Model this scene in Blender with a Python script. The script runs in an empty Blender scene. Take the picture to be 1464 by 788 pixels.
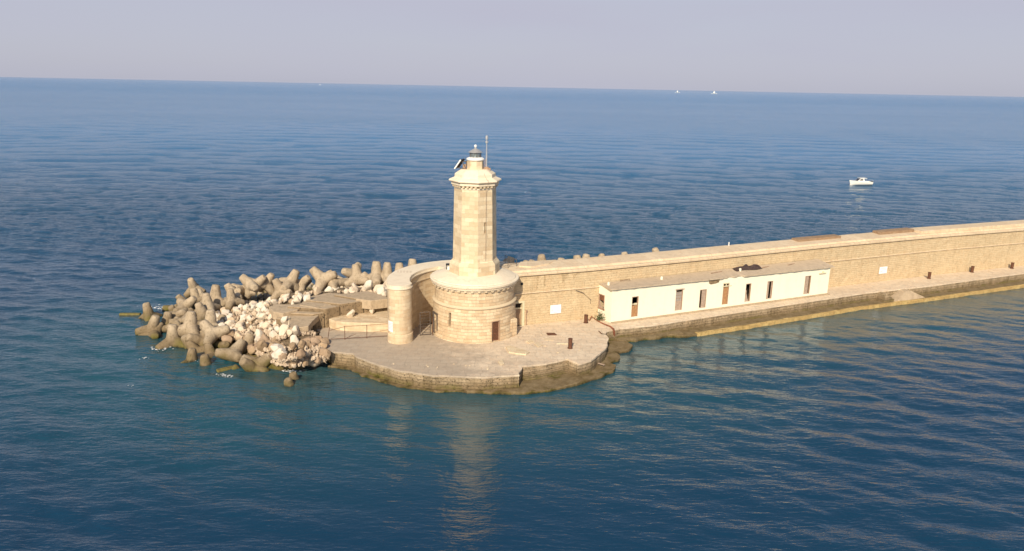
import bpy, bmesh, random
import numpy as np
from math import *
from mathutils import Vector, Matrix, Quaternion, noise
random.seed(7); rng=np.random.default_rng(7)
SC=bpy.context.scene; COL=SC.collection

# ------------------------------------------------------------------ camera model (real place: metres, camera 26.6 m above the sea)
F=1057.;H=26.6;QZ=1.5
ROLL=radians(1.12);P=atan(270/F)
fw=Vector((0,cos(P),-sin(P)));r0=Vector((1,0,0));u0=r0.cross(fw)
rt=r0*cos(ROLL)+u0*sin(ROLL);up=-r0*sin(ROLL)+u0*cos(ROLL)
CAM=Vector((0,0,H))
def at(x,y,z=QZ):
    d=fw+rt*((x-732)/F)-up*((y-394)/F); t=(z-H)/d.z
    return CAM+d*t
def proj(p):
    v=Vector(p)-CAM; k=F/v.dot(fw); return 732+v.dot(rt)*k,394-v.dot(up)*k
# frame of the mole: s runs along the wall away to the right, n towards the harbour
AL=atan(.441);CA,SA=cos(AL),sin(AL);OX,OY=.86,76.28
def W(s,n,z): return Vector((OX+s*CA+n*SA,OY+s*SA-n*CA,z))
def interp(t):
    xs=[a for a,b in t];ys=[b for a,b in t]
    return lambda s: float(np.interp(s,xs,ys))
bow=interp([(-3,0),(0,0),(8,.35),(20,.25),(45,-.55),(65,-.65),(85,-.1),(125,.9)])

# ------------------------------------------------------------------ tagging
def tag(o,label=None,cat=None,group=None,kind=None):
    if label:o['label']=label
    if cat:o['category']=cat
    if group:o['group']=group
    if kind:o['kind']=kind
    return o
def empty(name,loc,label,cat,group=None,rz=0):
    o=bpy.data.objects.new(name,None);COL.objects.link(o);o.location=loc;o.rotation_euler=(0,0,rz)
    o.empty_display_size=.3
    return tag(o,label,cat,group)

# ------------------------------------------------------------------ mesh builder (UVs in metres)
class MB:
    def __init__(s): s.v=[];s.f=[];s.uv=[]
    def face(s,pts,uvs=None):
        b=len(s.v); pts=[Vector(p) for p in pts]; s.v+=pts; s.f.append(list(range(b,b+len(pts))))
        if uvs is None:
            n=(pts[1]-pts[0]).cross(pts[2]-pts[0]); n=n.normalized() if n.length>1e-9 else Vector((0,0,1))
            if abs(n.z)>.7: uvs=[(p.x,p.y) for p in pts]
            else:
                t=Vector((-n.y,n.x,0)).normalized(); uvs=[(p.dot(t),p.z) for p in pts]
        s.uv+=list(uvs)
    def prism(s,poly,z0,z1,top=True,bottom=False,zt=None):
        poly=[Vector((p[0],p[1],0)) for p in poly]
        area=sum(poly[i].x*poly[(i+1)%len(poly)].y-poly[(i+1)%len(poly)].x*poly[i].y for i in range(len(poly)))
        if area<0: poly=poly[::-1]
        L=0
        zz=(lambda p:z1) if zt is None else zt
        for i,p in enumerate(poly):
            q=poly[(i+1)%len(poly)]; d=(q-p).length
            s.face([(p.x,p.y,z0),(q.x,q.y,z0),(q.x,q.y,zz(q)),(p.x,p.y,zz(p))],[(L,z0),(L+d,z0),(L+d,z1),(L,z1)]); L+=d
        if top: s.face([(p.x,p.y,zz(p)) for p in poly],[(p.x,p.y) for p in poly])
        if bottom: s.face([(p.x,p.y,z0) for p in reversed(poly)],[(p.x,p.y) for p in reversed(poly)])
        return s
    def box(s,c,sz,m=None):
        hx,hy,hz=[a/2 for a in sz]; c=Vector(c)
        V=[Vector((x,y,z)) for x in(-hx,hx) for y in(-hy,hy) for z in(-hz,hz)]
        if m is not None: V=[m@v for v in V]
        V=[v+c for v in V]
        for q in((0,1,3,2),(4,6,7,5),(0,4,5,1),(2,3,7,6),(0,2,6,4),(1,5,7,3)): s.face([V[i] for i in q])
        return s
    def lathe(s,c,prof,seg=48,a0=0,a1=2*pi,rref=None):
        c=Vector(c); closed=abs(a1-a0-2*pi)<1e-6
        for i in range(len(prof)-1):
            (ra,za),(rb,zb)=prof[i],prof[i+1]; rr=rref or max(ra,rb)
            for k in range(seg):
                t0=a0+(a1-a0)*k/seg;t1=a0+(a1-a0)*(k+1)/seg
                p=[(ra*cos(t0),ra*sin(t0),za),(ra*cos(t1),ra*sin(t1),za),(rb*cos(t1),rb*sin(t1),zb),(rb*cos(t0),rb*sin(t0),zb)]
                if rb<1e-6:p=p[:3]
                elif ra<1e-6:p=[p[0],p[2],p[3]]
                hz=abs(zb-za)<abs(rb-ra)
                uv=[(q[0],q[1]) for q in p] if hz else [(t0*rr,za),(t1*rr,za),(t1*rr,zb),(t0*rr,zb)][:len(p)]
                s.face([c+Vector(q) for q in p],uv)
        return s
    def tube(s,pts,r,seg=8,cap=True):
        pts=[Vector(p) for p in pts]; rings=[]
        rr=r if isinstance(r,(list,tuple)) else [r]*len(pts)
        for i,p in enumerate(pts):
            d=(pts[min(i+1,len(pts)-1)]-pts[max(i-1,0)]).normalized()
            a=d.orthogonal().normalized() if abs(d.z)<.9 else Vector((1,0,0)); 
            a=(a-d*a.dot(d)).normalized(); b=d.cross(a)
            rings.append([p+(a*cos(2*pi*k/seg)+b*sin(2*pi*k/seg))*rr[i] for k in range(seg)])
        for i in range(len(rings)-1):
            for k in range(seg):
                k2=(k+1)%seg; s.face([rings[i][k],rings[i][k2],rings[i+1][k2],rings[i+1][k]])
        if cap: s.face(rings[0][::-1]); s.face(rings[-1])
        return s
    def shell(s,Pf,us,vs,holes=(),back=()):
        """wall surface Pf(u,v,depth) with openings (u0,u1,v0,v1,depth) cut right through and lined with reveals"""
        us=sorted(set([round(u,4) for u in us]+[round(h[i],4) for h in holes for i in(0,1)]))
        vs=sorted(set([round(v,4) for v in vs]+[round(h[i],4) for h in holes for i in(2,3)]))
        for a,b in zip(us,us[1:]):
            for c,d in zip(vs,vs[1:]):
                um,vm=(a+b)/2,(c+d)/2
                if any(h[0]<um<h[1] and h[2]<vm<h[3] for h in holes): continue
                s.face([Pf(a,c,0),Pf(b,c,0),Pf(b,d,0),Pf(a,d,0)],[(a,c),(b,c),(b,d),(a,d)])
        for i,(u0_,u1_,v0_,v1_,dp) in enumerate(holes):
            s.face([Pf(u0_,v0_,0),Pf(u0_,v1_,0),Pf(u0_,v1_,dp),Pf(u0_,v0_,dp)])
            s.face([Pf(u1_,v0_,0),Pf(u1_,v0_,dp),Pf(u1_,v1_,dp),Pf(u1_,v1_,0)])
            s.face([Pf(u0_,v1_,0),Pf(u1_,v1_,0),Pf(u1_,v1_,dp),Pf(u0_,v1_,dp)])
            s.face([Pf(u0_,v0_,0),Pf(u0_,v0_,dp),Pf(u1_,v0_,dp),Pf(u1_,v0_,0)])
            if i in back: s.face([Pf(u0_,v0_,dp),Pf(u0_,v1_,dp),Pf(u1_,v1_,dp),Pf(u1_,v0_,dp)])
        return s
    def build(s,name,mat,parent=None,smooth=False,bevel=0,merge=True,origin=None):
        me=bpy.data.meshes.new(name)
        o0=Vector(origin) if origin is not None else (Vector(parent.matrix_basis.translation) if parent is not None and parent.type=='EMPTY' else Vector((0,0,0)))
        R=Matrix.Rotation(-parent.rotation_euler.z,3,'Z') if parent is not None and parent.type=='EMPTY' else Matrix.Identity(3)
        if parent is not None and parent.type!='EMPTY': o0=Vector(parent.get('_org',(0,0,0)))
        me.from_pydata([R@(v-o0) for v in s.v],[],s.f)
        uv=me.uv_layers.new(name='UVMap')
        uv.data.foreach_set('uv',[c for t in s.uv for c in t])
        if merge:
            bm=bmesh.new();bm.from_mesh(me);bmesh.ops.remove_doubles(bm,verts=bm.verts,dist=.0008);bm.to_mesh(me);bm.free()
        me.materials.append(mat)
        o=bpy.data.objects.new(name,me);COL.objects.link(o)
        if parent is not None:
            o.parent=parent; 
            if parent.type=='EMPTY': o['_org']=tuple(parent.location)
            else: o['_org']=tuple(o0)
        else:
            o.location=o0; o['_org']=tuple(o0)
        if smooth:
            me.shade_smooth()
            if hasattr(me,'set_sharp_from_angle'): me.set_sharp_from_angle(angle=radians(38))
        if bevel:
            m=o.modifiers.new('bevel','BEVEL');m.width=bevel;m.segments=2;m.limit_method='ANGLE';m.angle_limit=radians(35)
        return o

# ------------------------------------------------------------------ materials
class NT:
    def __init__(s,name):
        s.m=bpy.data.materials.new(name);s.m.use_nodes=True;s.t=s.m.node_tree;s.t.nodes.clear()
        s.out=s.n('ShaderNodeOutputMaterial');s.b=s.n('ShaderNodeBsdfPrincipled');s.l(s.b.outputs[0],s.out.inputs[0])
    def n(s,k,**kw):
        x=s.t.nodes.new(k)
        for a,b in kw.items():setattr(x,a,b)
        return x
    def l(s,a,b):s.t.links.new(a,b)
    def set(s,sock,val):
        if hasattr(val,'links'): s.l(val,sock)
        else:
            if isinstance(val,tuple) and len(val)==3 and sock.type=='RGBA': val=val+(1,)
            sock.default_value=val
    def noise(s,vec,scale,detail=4,rough=.55,dist=0,dim='3D'):
        x=s.n('ShaderNodeTexNoise',noise_dimensions=dim);s.set(x.inputs['Scale'],scale);x.inputs['Detail'].default_value=detail;x.inputs['Roughness'].default_value=rough;x.inputs['Distortion'].default_value=dist
        if vec is not None:s.l(vec,x.inputs['Vector'])
        return x.outputs['Fac']
    def map(s,vec,scale=(1,1,1),loc=(0,0,0),rot=(0,0,0)):
        x=s.n('ShaderNodeMapping');s.l(vec,x.inputs[0]);x.inputs['Scale'].default_value=scale;x.inputs['Location'].default_value=loc;x.inputs['Rotation'].default_value=rot;return x.outputs[0]
    def ramp(s,fac,lo,hi,a=0.,b=1.,interp='LINEAR'):
        x=s.n('ShaderNodeMapRange',interpolation_type='SMOOTHSTEP' if interp=='S' else 'LINEAR');s.l(fac,x.inputs[0])
        for i,v in zip((1,2,3,4),(lo,hi,a,b)): s.set(x.inputs[i],v)
        return x.outputs[0]
    def mix(s,fac,a,b,mode='MIX'):
        x=s.n('ShaderNodeMix',data_type='RGBA',blend_type=mode);s.set(x.inputs[0],fac);s.set(x.inputs[6],a);s.set(x.inputs[7],b);return x.outputs[2]
    def math(s,op,a,b=0.,c=0.):
        x=s.n('ShaderNodeMath',operation=op);s.set(x.inputs[0],a);s.set(x.inputs[1],b);s.set(x.inputs[2],c);return x.outputs[0]
    def bump(s,h,strength=.5,dist=.05,normal=None):
        x=s.n('ShaderNodeBump');x.inputs['Strength'].default_value=strength;x.inputs['Distance'].default_value=dist;s.l(h,x.inputs['Height'])
        if normal is not None:s.l(normal,x.inputs['Normal'])
        return x.outputs[0]
def mul(c,k): return tuple(min(1,a*k) for a in c)

def waterline(N,col,zz,pos,zh=.9,str_=1.):
    """algae and wet weed that grows on stone near the sea level"""
    n=N.noise(pos,1.1,5,.65); h=N.math('ADD',zz,N.math('MULTIPLY',N.math('SUBTRACT',n,.5),1.3))
    col=N.mix(N.ramp(h,zh*1.6,zh*.5,0,.75*str_),col,(.135,.092,.04))
    n2=N.noise(pos,.35,3,.6)
    col=N.mix(N.math('MULTIPLY',N.ramp(h,zh*.75,zh*.15,0,.85*str_),N.ramp(n2,.42,.62)),col,(.12,.112,.014))
    col=N.mix(N.ramp(h,.16,-.12,0,.9),col,(.025,.02,.01))
    return col
def stone(name,base,bw=.8,bh=.35,var=.25,mortar=.55,mort_s=.02,bump=.6,stain=.35,stain_col=(.22,.16,.10),wl=None,rough=.9,bricks=True,obj_rand=0.,mott=1.,pit=0.,rndcol=None):
    N=NT(name);tc=N.n('ShaderNodeTexCoord');geo=N.n('ShaderNodeNewGeometry');pos=geo.outputs['Position'];uv=tc.outputs['UV']
    n_big=N.noise(pos,.35,5,.6);n_mid=N.noise(pos,2.2,6,.65);n_f=N.noise(pos,9,5,.7)
    hgt=n_mid
    if bricks:
        wv=N.n('ShaderNodeVectorMath',operation='ADD');nn=N.n('ShaderNodeTexNoise');nn.inputs['Scale'].default_value=1.6;N.l(uv,nn.inputs['Vector'])
        sc=N.n('ShaderNodeVectorMath',operation='SCALE');N.l(nn.outputs['Color'],sc.inputs[0]);sc.inputs['Scale'].default_value=.07
        N.l(uv,wv.inputs[0]);N.l(sc.outputs[0],wv.inputs[1])
        br=N.n('ShaderNodeTexBrick');N.l(wv.outputs[0],br.inputs['Vector']);br.offset=.5;br.squash=1.25;br.squash_frequency=3
        for k,v in(('Scale',1.),('Mortar Size',mort_s),('Mortar Smooth',.3),('Bias',-.1),('Brick Width',bw),('Row Height',bh)):br.inputs[k].default_value=v
        br.inputs['Color1'].default_value=mul(base,1+var*.5)+(1,);br.inputs['Color2'].default_value=(base[0]*(1-var*.45),base[1]*(1-var*.75),base[2]*(1-var),1)
        N.set(br.inputs['Mortar'],mul(base,mortar)); col=br.outputs['Color']
        # blocks of another quarry tone, here and there
        br2=N.n('ShaderNodeTexBrick');N.l(wv.outputs[0],br2.inputs['Vector']);br2.offset=.5;br2.squash=1.25;br2.squash_frequency=3
        for k,v in(('Scale',1.),('Mortar Size',0.),('Bias',.35),('Brick Width',bw),('Row Height',bh)):br2.inputs[k].default_value=v
        br2.inputs['Color1'].default_value=(0,0,0,1);br2.inputs['Color2'].default_value=(1,1,1,1);br2.offset_frequency=2
        col=N.mix(N.math('MULTIPLY',N.ramp(n_mid,.5,.62),.35),col,(base[0]*.95,base[1]*.72,base[2]*.58))
        hgt=N.math('ADD',N.math('MULTIPLY',N.math('SUBTRACT',1.,br.outputs['Fac']),.7),N.math('MULTIPLY',n_mid,.5))
    else: col=N.mix(0.,base,base)
    if obj_rand:
        oi=N.n('ShaderNodeObjectInfo');rv=oi.outputs['Random']
        cr=N.n('ShaderNodeValToRGB');cr.color_ramp.interpolation='LINEAR'
        cs=rndcol or [mul(base,.8),base,mul(base,1.15)]
        els=cr.color_ramp.elements
        while len(els)<len(cs): els.new(.5)
        for i,c in enumerate(cs): els[i].position=i/(len(cs)-1);els[i].color=c+(1,)
        N.l(rv,cr.inputs[0]);col=N.mix(obj_rand,col,cr.outputs[0])
    col=N.mix(N.ramp(n_big,.3,.7,.0,.35*mott),col,mul(base,.78),'MIX')
    col=N.mix(N.ramp(n_f,.35,.75,0,.35*mott),col,mul(base,1.18))
    # rain streaks and lichen
    if stain:
        sv=N.map(pos,(1.3,1.3,.16)); st=N.noise(sv,1.2,5,.7)
        col=N.mix(N.ramp(st,.47,.68,0,stain),col,stain_col)
        sp=N.noise(pos,1.7,7,.75); col=N.mix(N.ramp(sp,.52,.66,0,stain),col,mul(stain_col,.8))
    if pit:
        pn=N.noise(pos,7,3,.6); pm=N.ramp(pn,.60,.68,0,pit); col=N.mix(pm,col,mul(stain_col,.5)); hgt=N.math('SUBTRACT',hgt,pm)
    if wl is not None:
        sx=N.n('ShaderNodeSeparateXYZ');N.l(pos,sx.inputs[0]);col=waterline(N,col,sx.outputs[2],pos,wl)
    N.l(col,N.b.inputs['Base Color']);N.b.inputs['Roughness'].default_value=rough;N.b.inputs['Specular IOR Level'].default_value=.25
    hgt=N.math('ADD',hgt,N.math('MULTIPLY',n_f,.35))
    N.l(N.bump(hgt,bump,.06),N.b.inputs['Normal'])
    return N.m
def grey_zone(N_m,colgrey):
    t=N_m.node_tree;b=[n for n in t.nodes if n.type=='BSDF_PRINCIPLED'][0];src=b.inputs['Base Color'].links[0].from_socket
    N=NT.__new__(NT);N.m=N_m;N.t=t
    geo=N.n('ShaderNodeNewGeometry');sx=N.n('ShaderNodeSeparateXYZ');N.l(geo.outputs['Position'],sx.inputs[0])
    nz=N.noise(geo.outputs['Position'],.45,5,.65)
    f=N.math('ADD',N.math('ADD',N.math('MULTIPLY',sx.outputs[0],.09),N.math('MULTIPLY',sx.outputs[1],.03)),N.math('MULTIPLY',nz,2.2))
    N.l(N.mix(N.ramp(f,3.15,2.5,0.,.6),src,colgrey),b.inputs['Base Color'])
def plain(name,base,rough=.6,metal=0,var=.25,scale=3,spec=.4,bump=.2,dark=None):
    N=NT(name);geo=N.n('ShaderNodeNewGeometry');pos=geo.outputs['Position'];n=N.noise(pos,scale,6,.65)
    N.l(N.mix(N.ramp(n,.35,.7,0,1),base,dark or mul(base,1-var)),N.b.inputs['Base Color'])
    N.b.inputs['Roughness'].default_value=rough;N.b.inputs['Metallic'].default_value=metal;N.b.inputs['Specular IOR Level'].default_value=spec
    N.l(N.bump(n,bump,.02),N.b.inputs['Normal'])
    return N.m
M={}
M['ashlar']=stone('ashlar',(.62,.53,.37),.95,.42,.42,.86,.008,.5,.16,(.42,.28,.16))
M['drum']=stone('drum_stone',(.62,.51,.35),.75,.33,.42,.76,.014,.8,.24,(.40,.24,.13))
M['trim']=stone('stone_trim',(.61,.50,.345),bricks=False,bump=.4,stain=.14,stain_col=(.40,.28,.17))
M['wall']=stone('mole_wall',(.60,.475,.30),.62,.27,.16,.90,.02,.7,.26,(.32,.225,.125),pit=.45,mott=1.6)
M['ring']=stone('ring_wall',(.62,.51,.35),.85,.36,.36,.84,.012,.6,.22,(.40,.26,.14))
M['cope']=stone('coping',(.67,.545,.38),1.4,5.,.12,.7,.02,.6,.28,(.36,.25,.15))
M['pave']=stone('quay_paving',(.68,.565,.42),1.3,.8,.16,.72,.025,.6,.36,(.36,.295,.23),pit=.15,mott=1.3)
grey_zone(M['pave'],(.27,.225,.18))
M['quayw']=stone('quay_wall',(.52,.41,.275),1.15,.30,.22,.74,.02,1.3,.75,(.20,.155,.095),wl=.95,pit=.7,mott=1.8)
M['ledge']=stone('ledge_stone',(.24,.18,.10),bricks=False,bump=1.2,stain=.5,stain_col=(.15,.11,.055),wl=.26,pit=.2)
M['lip']=stone('ochre_lip',(.50,.36,.15),.8,5.,.3,.6,.03,1.,.35,(.25,.18,.07),pit=.5)
M['lit_top']=stone('lit_top_stone',(.78,.68,.52),bricks=False,bump=.4,stain=.2,stain_col=(.45,.34,.23))  # paler than the walls: brightness of sunlit tops put into the colour
M['streak']=stone('damp_stone_streak',(.50,.385,.235),.62,.27,.2,.8,.02,.8,.5,(.22,.15,.08),pit=.6)
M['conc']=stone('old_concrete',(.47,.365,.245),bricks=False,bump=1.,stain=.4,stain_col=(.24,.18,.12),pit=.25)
M['rough']=stone('rough_shaded_concrete',(.27,.195,.115),bricks=False,bump=1.5,stain=.55,stain_col=(.15,.11,.07),pit=.8)
M['tetra']=stone('tetrapod_concrete',(.45,.36,.25),bricks=False,bump=1.1,stain=.5,stain_col=(.22,.165,.105),wl=1.25,pit=.4,obj_rand=.8,mott=1.3,rndcol=[(.34,.26,.17),(.45,.36,.25),(.53,.44,.32),(.40,.31,.21)])
M['rock']=stone('limestone_boulder',(.62,.52,.40),bricks=False,bump=1.,stain=.22,stain_col=(.36,.25,.16),wl=.55,obj_rand=1.,mott=.7,
   rndcol=[(.76,.70,.58),(.68,.58,.46),(.80,.74,.62),(.60,.49,.38),(.76,.68,.53),(.64,.47,.30),(.72,.65,.54),(.78,.72,.60)])
M['rockb']=stone('brown_boulder',(.36,.26,.17),bricks=False,bump=1.,stain=.35,stain_col=(.18,.12,.07),wl=.6,obj_rand=1.,
   rndcol=[(.30,.20,.13),(.40,.29,.20),(.46,.33,.20),(.26,.18,.11)])
M['mound']=stone('mound_fill',(.20,.15,.095),bricks=False,bump=2.,stain=.5,stain_col=(.12,.09,.06),wl=.7,pit=.6)
M['plaster']=stone('cream_plaster',(.82,.79,.64),bricks=False,bump=.12,stain=.09,stain_col=(.55,.45,.30),mott=.25)
M['roofc']=stone('roof_screed',(.50,.405,.295),bricks=False,bump=.5,stain=.45,stain_col=(.34,.27,.19))
M['brick']=stone('brown_brick',(.43,.30,.19),.3,.09,.35,.5,.012,.8,.3,(.2,.12,.07))
M['inside_shade']=plain('interior_shade',(.035,.026,.02),.9)  # near-black colour stands in for shade in rooms and openings
M['door']=plain('brown_door',(.20,.085,.045),.7,var=.45,scale=5)
M['doorp']=plain('pale_door_wood',(.45,.34,.26),.8,var=.35,scale=6)
M['dooro']=plain('orange_door_wood',(.44,.24,.11),.7,var=.35,scale=4)
M['doort']=plain('tan_door',(.36,.24,.15),.7,var=.2)
M['frame']=plain('cream_frame',(.70,.62,.42),.6,var=.2)
M['frameb']=plain('weathered_frame',(.42,.28,.19),.8,var=.4,scale=6)
M['rust']=plain('rusty_iron',(.15,.065,.035),.85,var=.5,scale=9,bump=.5)
M['iron']=plain('grey_iron',(.16,.13,.11),.7,metal=.3,var=.4)
M['white']=plain('white_paint',(.80,.79,.76),.45,var=.08)
M['sign']=plain('white_sign',(.86,.85,.84),.5,var=.05)
M['pink']=plain('faded_red_print',(.75,.55,.55),.6,var=.1)
M['greyroof']=plain('grey_lantern_roof',(.42,.42,.42),.45,metal=.3,var=.2)
M['dark']=plain('black_plastic',(.02,.02,.022),.5)
M['black']=plain('dark_tar_sheet',(.07,.045,.04),.7,var=.5,scale=5,bump=.6)
M['alu']=plain('aluminium',(.62,.62,.62),.4,metal=.6,var=.1)
M['leaf']=plain('dusty_leaves',(.09,.11,.045),.8,var=.4)
M['rope']=plain('red_rust_hose',(.34,.13,.07),.8,var=.4)
M['hull']=plain('boat_white',(.86,.84,.76),.35,var=.05)
M['sail']=plain('sail_cloth',(.85,.85,.78),.8,var=.05)
M['foam']=plain('sea_foam',(.75,.76,.76),.8,var=.2)
N=NT('lantern_glass');N.b.inputs['Base Color'].default_value=(.55,.66,.68,1);N.b.inputs['Roughness'].default_value=.05;N.b.inputs['Transmission Weight'].default_value=.75;N.b.inputs['IOR'].default_value=1.3
M['glass']=N.m
N=NT('solar_cells');N.b.inputs['Base Color'].default_value=(.02,.025,.05,1);N.b.inputs['Roughness'].default_value=.15;M['cells']=N.m

# ------------------------------------------------------------------ sea
def axis(lo,hi,step,far_lo,far_hi):
    def go(x,end,sg):
        out=[];d=step
        while sg*(end-x)>0:
            g=1.018 if abs(d)<30 else 1.12
            d*=g; x+=sg*d; out.append(x)
        return out
    a=list(np.arange(lo,hi+1e-6,step))
    return np.array(go(a[0],far_lo,-1)[::-1]+a+go(a[-1],far_hi,1))
def build_sea():
    xs=axis(-88,90,.36,-60000,60000);ys=np.concatenate([[-300,-60,0,18,27],axis(30,140,.31,29.9,60000)[1:]])
    X,Y=np.meshgrid(xs,ys);Z=np.zeros_like(X)
    SX,SY=np.meshgrid(np.gradient(xs),np.gradient(ys));SP=np.maximum(SX*.6,SY)
    rs=np.random.default_rng(3)
    near=np.clip((Y-29)/4,0,1)
    # wind waves that run roughly from the left-rear to the right-front
    for i in range(90):
        lam=.85*(9./.85)**(rs.random()**1.2); th=radians(-110)+rs.normal()*.36
        k=2*pi/lam; a=.0046*lam**.82*(.4+rs.random())
        ph=rs.random()*2*pi
        w=k*(X*cos(th)+Y*sin(th))+ph
        Z+=a*(np.sin(w)+.22*np.sin(2*w+1.2))*np.clip((lam/SP-2.6)/2.,0,1)
    # longer waves on the open sea
    off=np.clip((Y-95)/60,0,1)
    for i in range(70):
        lam=3.5*(30./3.5)**(rs.random()**1.1); th=radians(-98)+rs.normal()*.5
        k=2*pi/lam; a=.0027*lam**.9*(.4+rs.random());ph=rs.random()*2*pi
        Z+=a*np.sin(k*(X*cos(th)+Y*sin(th))+ph)*np.clip((lam/SP-2.6)/2.,0,1)*off
    env=near*1.
    # calmer in the lee of the mole and the quay
    s=(X-OX)*CA+(Y-OY)*SA; n=(X-OX)*SA-(Y-OY)*CA
    lee=np.clip((n-2)/30,0,1)
    lee=np.where((s>-8)&(n>0),.36+.64*lee,1.)
    lee=np.where((s<=-8),np.clip(.75+(-8-s)/25*.25,.75,1.),lee)
    gust=1+.22*np.sin(X/61+Y/97+1)*np.sin(Y/143-X/210+.5)+.15*np.sin(Y/37+X/160)
    Z*=env*lee*.8*np.where(Y>100,gust,1.)
    Z*=np.clip(.32+(np.hypot((X+3)*1.3,Y-46)/30)**2*.7,.32,1.)
    nx,ny=len(xs),len(ys)
    V=np.stack([X,Y,Z],-1).reshape(-1,3)
    idx=np.arange(nx*ny).reshape(ny,nx)
    Fq=np.stack([idx[:-1,:-1],idx[:-1,1:],idx[1:,1:],idx[1:,:-1]],-1).reshape(-1,4)
    me=bpy.data.meshes.new('sea');me.vertices.add(len(V));me.vertices.foreach_set('co',V.ravel())
    me.loops.add(Fq.size);me.loops.foreach_set('vertex_index',Fq.ravel())
    me.polygons.add(len(Fq));me.polygons.foreach_set('loop_start',np.arange(0,Fq.size,4));me.polygons.foreach_set('loop_total',np.full(len(Fq),4))
    me.update();me.validate();me.shade_smooth()
    o=bpy.data.objects.new('sea',me);COL.objects.link(o);o['kind']='structure';o['label']='blue green sea water with small wind waves'
    N=NT('sea_water');geo=N.n('ShaderNodeNewGeometry');pos=geo.outputs['Position']
    sx=N.n('ShaderNodeSeparateXYZ');N.l(pos,sx.inputs[0]);x_,y_=sx.outputs[0],sx.outputs[1]
    # water colour: navy in deep water, greener over the shallow footing of the mole
    big=N.noise(N.map(pos,(.012,.02,1)),1.,4,.55)
    deep=N.mix(N.ramp(big,.35,.65),(.001,.014,.032),(.002,.020,.040))
    dx=N.math('SUBTRACT',x_,10.);dy=N.math('SUBTRACT',y_,66.)
    # distance from the foot of the mole measured along its normal and from the round head
    nn=N.math('SUBTRACT',N.math('MULTIPLY',N.math('SUBTRACT',x_,OX),SA),N.math('MULTIPLY',N.math('SUBTRACT',y_,OY),CA))
    hx=N.math('ADD',x_,12.);hy=N.math('SUBTRACT',y_,74.)
    dist=N.math('SUBTRACT',N.math('SQRT',N.math('ADD',N.math('MULTIPLY',N.math('MULTIPLY',hx,.62),N.math('MULTIPLY',hx,.62)),N.math('MULTIPLY',hy,hy))),11.)
    near=N.math('MINIMUM',N.math('MAXIMUM',N.math('SUBTRACT',nn,3.),N.ramp(x_,0.,8.,40.,0.)),dist)
    near=N.math('MAXIMUM',near,0.)
    near=N.math('ADD',near,N.math('MULTIPLY',N.math('SUBTRACT',big,.5),16.))
    sea_side=N.ramp(nn,-4.,4.,0.,1.)
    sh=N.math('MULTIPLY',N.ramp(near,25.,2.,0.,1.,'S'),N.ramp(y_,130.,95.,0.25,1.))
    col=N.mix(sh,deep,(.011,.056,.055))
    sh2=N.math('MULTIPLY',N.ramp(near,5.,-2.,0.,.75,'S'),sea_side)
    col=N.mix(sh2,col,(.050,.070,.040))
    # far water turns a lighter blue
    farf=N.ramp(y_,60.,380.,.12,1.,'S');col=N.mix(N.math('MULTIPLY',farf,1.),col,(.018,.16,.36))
    N.l(col,N.b.inputs['Base Color'])
    N.b.inputs['Roughness'].default_value=.04;N.b.inputs['IOR'].default_value=1.58
    N.l(N.ramp(N.math('ADD',y_,N.math('MULTIPLY',N.noise(N.map(pos,(.0011,.006,1)),1.,4,.6,.8),900.)),500.,2500.,.04,.17),N.b.inputs['Roughness'])
    # ripples
    rot=(0,0,radians(-28))
    v1=N.map(pos,(.62,1.9,1),rot=(0,0,radians(14)))
    r1=N.noise(v1,1.15,3,.55,.3);r2=N.noise(N.map(pos,(.6,1.7,1),rot=(0,0,radians(24))),3.2,3,.6,.2)
    r3=N.noise(N.map(pos,(.55,2.6,1),rot=(0,0,radians(5))),.42,5,.68,.2)
    # wind lanes: smooth slicks and ruffled patches
    lanes=N.noise(N.map(pos,(.0022,.012,1)),1.,5,.6,.6)
    lane=N.ramp(lanes,.36,.56,.6,1.1)
    hgt=N.math('ADD',N.math('MULTIPLY',r1,.12),N.math('MULTIPLY',r2,.024))
    hgt=N.math('ADD',hgt,N.math('MULTIPLY',N.math('MULTIPLY',r3,N.ramp(y_,105.,150.)),1.0))
    leeb=N.math('MULTIPLY',N.ramp(nn,0.,34.,.33,.9),1.)
    leeb=N.math('MAXIMUM',leeb,N.ramp(x_,-2.,-14.,.45,1.))
    leeb=N.math('MAXIMUM',leeb,N.ramp(nn,-2.,-6.,0.,1.))
    hgt=N.math('MULTIPLY',hgt,N.math('MULTIPLY',N.math('MULTIPLY',leeb,lane),N.ramp(y_,110.,200.,1.,1.3)))
    cx_=N.math('MULTIPLY',N.math('ADD',x_,3.),1.3);cy_=N.math('SUBTRACT',y_,46.)
    dd_=N.math('SQRT',N.math('ADD',N.math('MULTIPLY',cx_,cx_),N.math('MULTIPLY',cy_,cy_)))
    hgt=N.math('MULTIPLY',hgt,N.ramp(dd_,8.,34.,.75,1.,'S'))
    N.l(N.bump(hgt,1.,1.),N.b.inputs['Normal'])
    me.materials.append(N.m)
build_sea()

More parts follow.
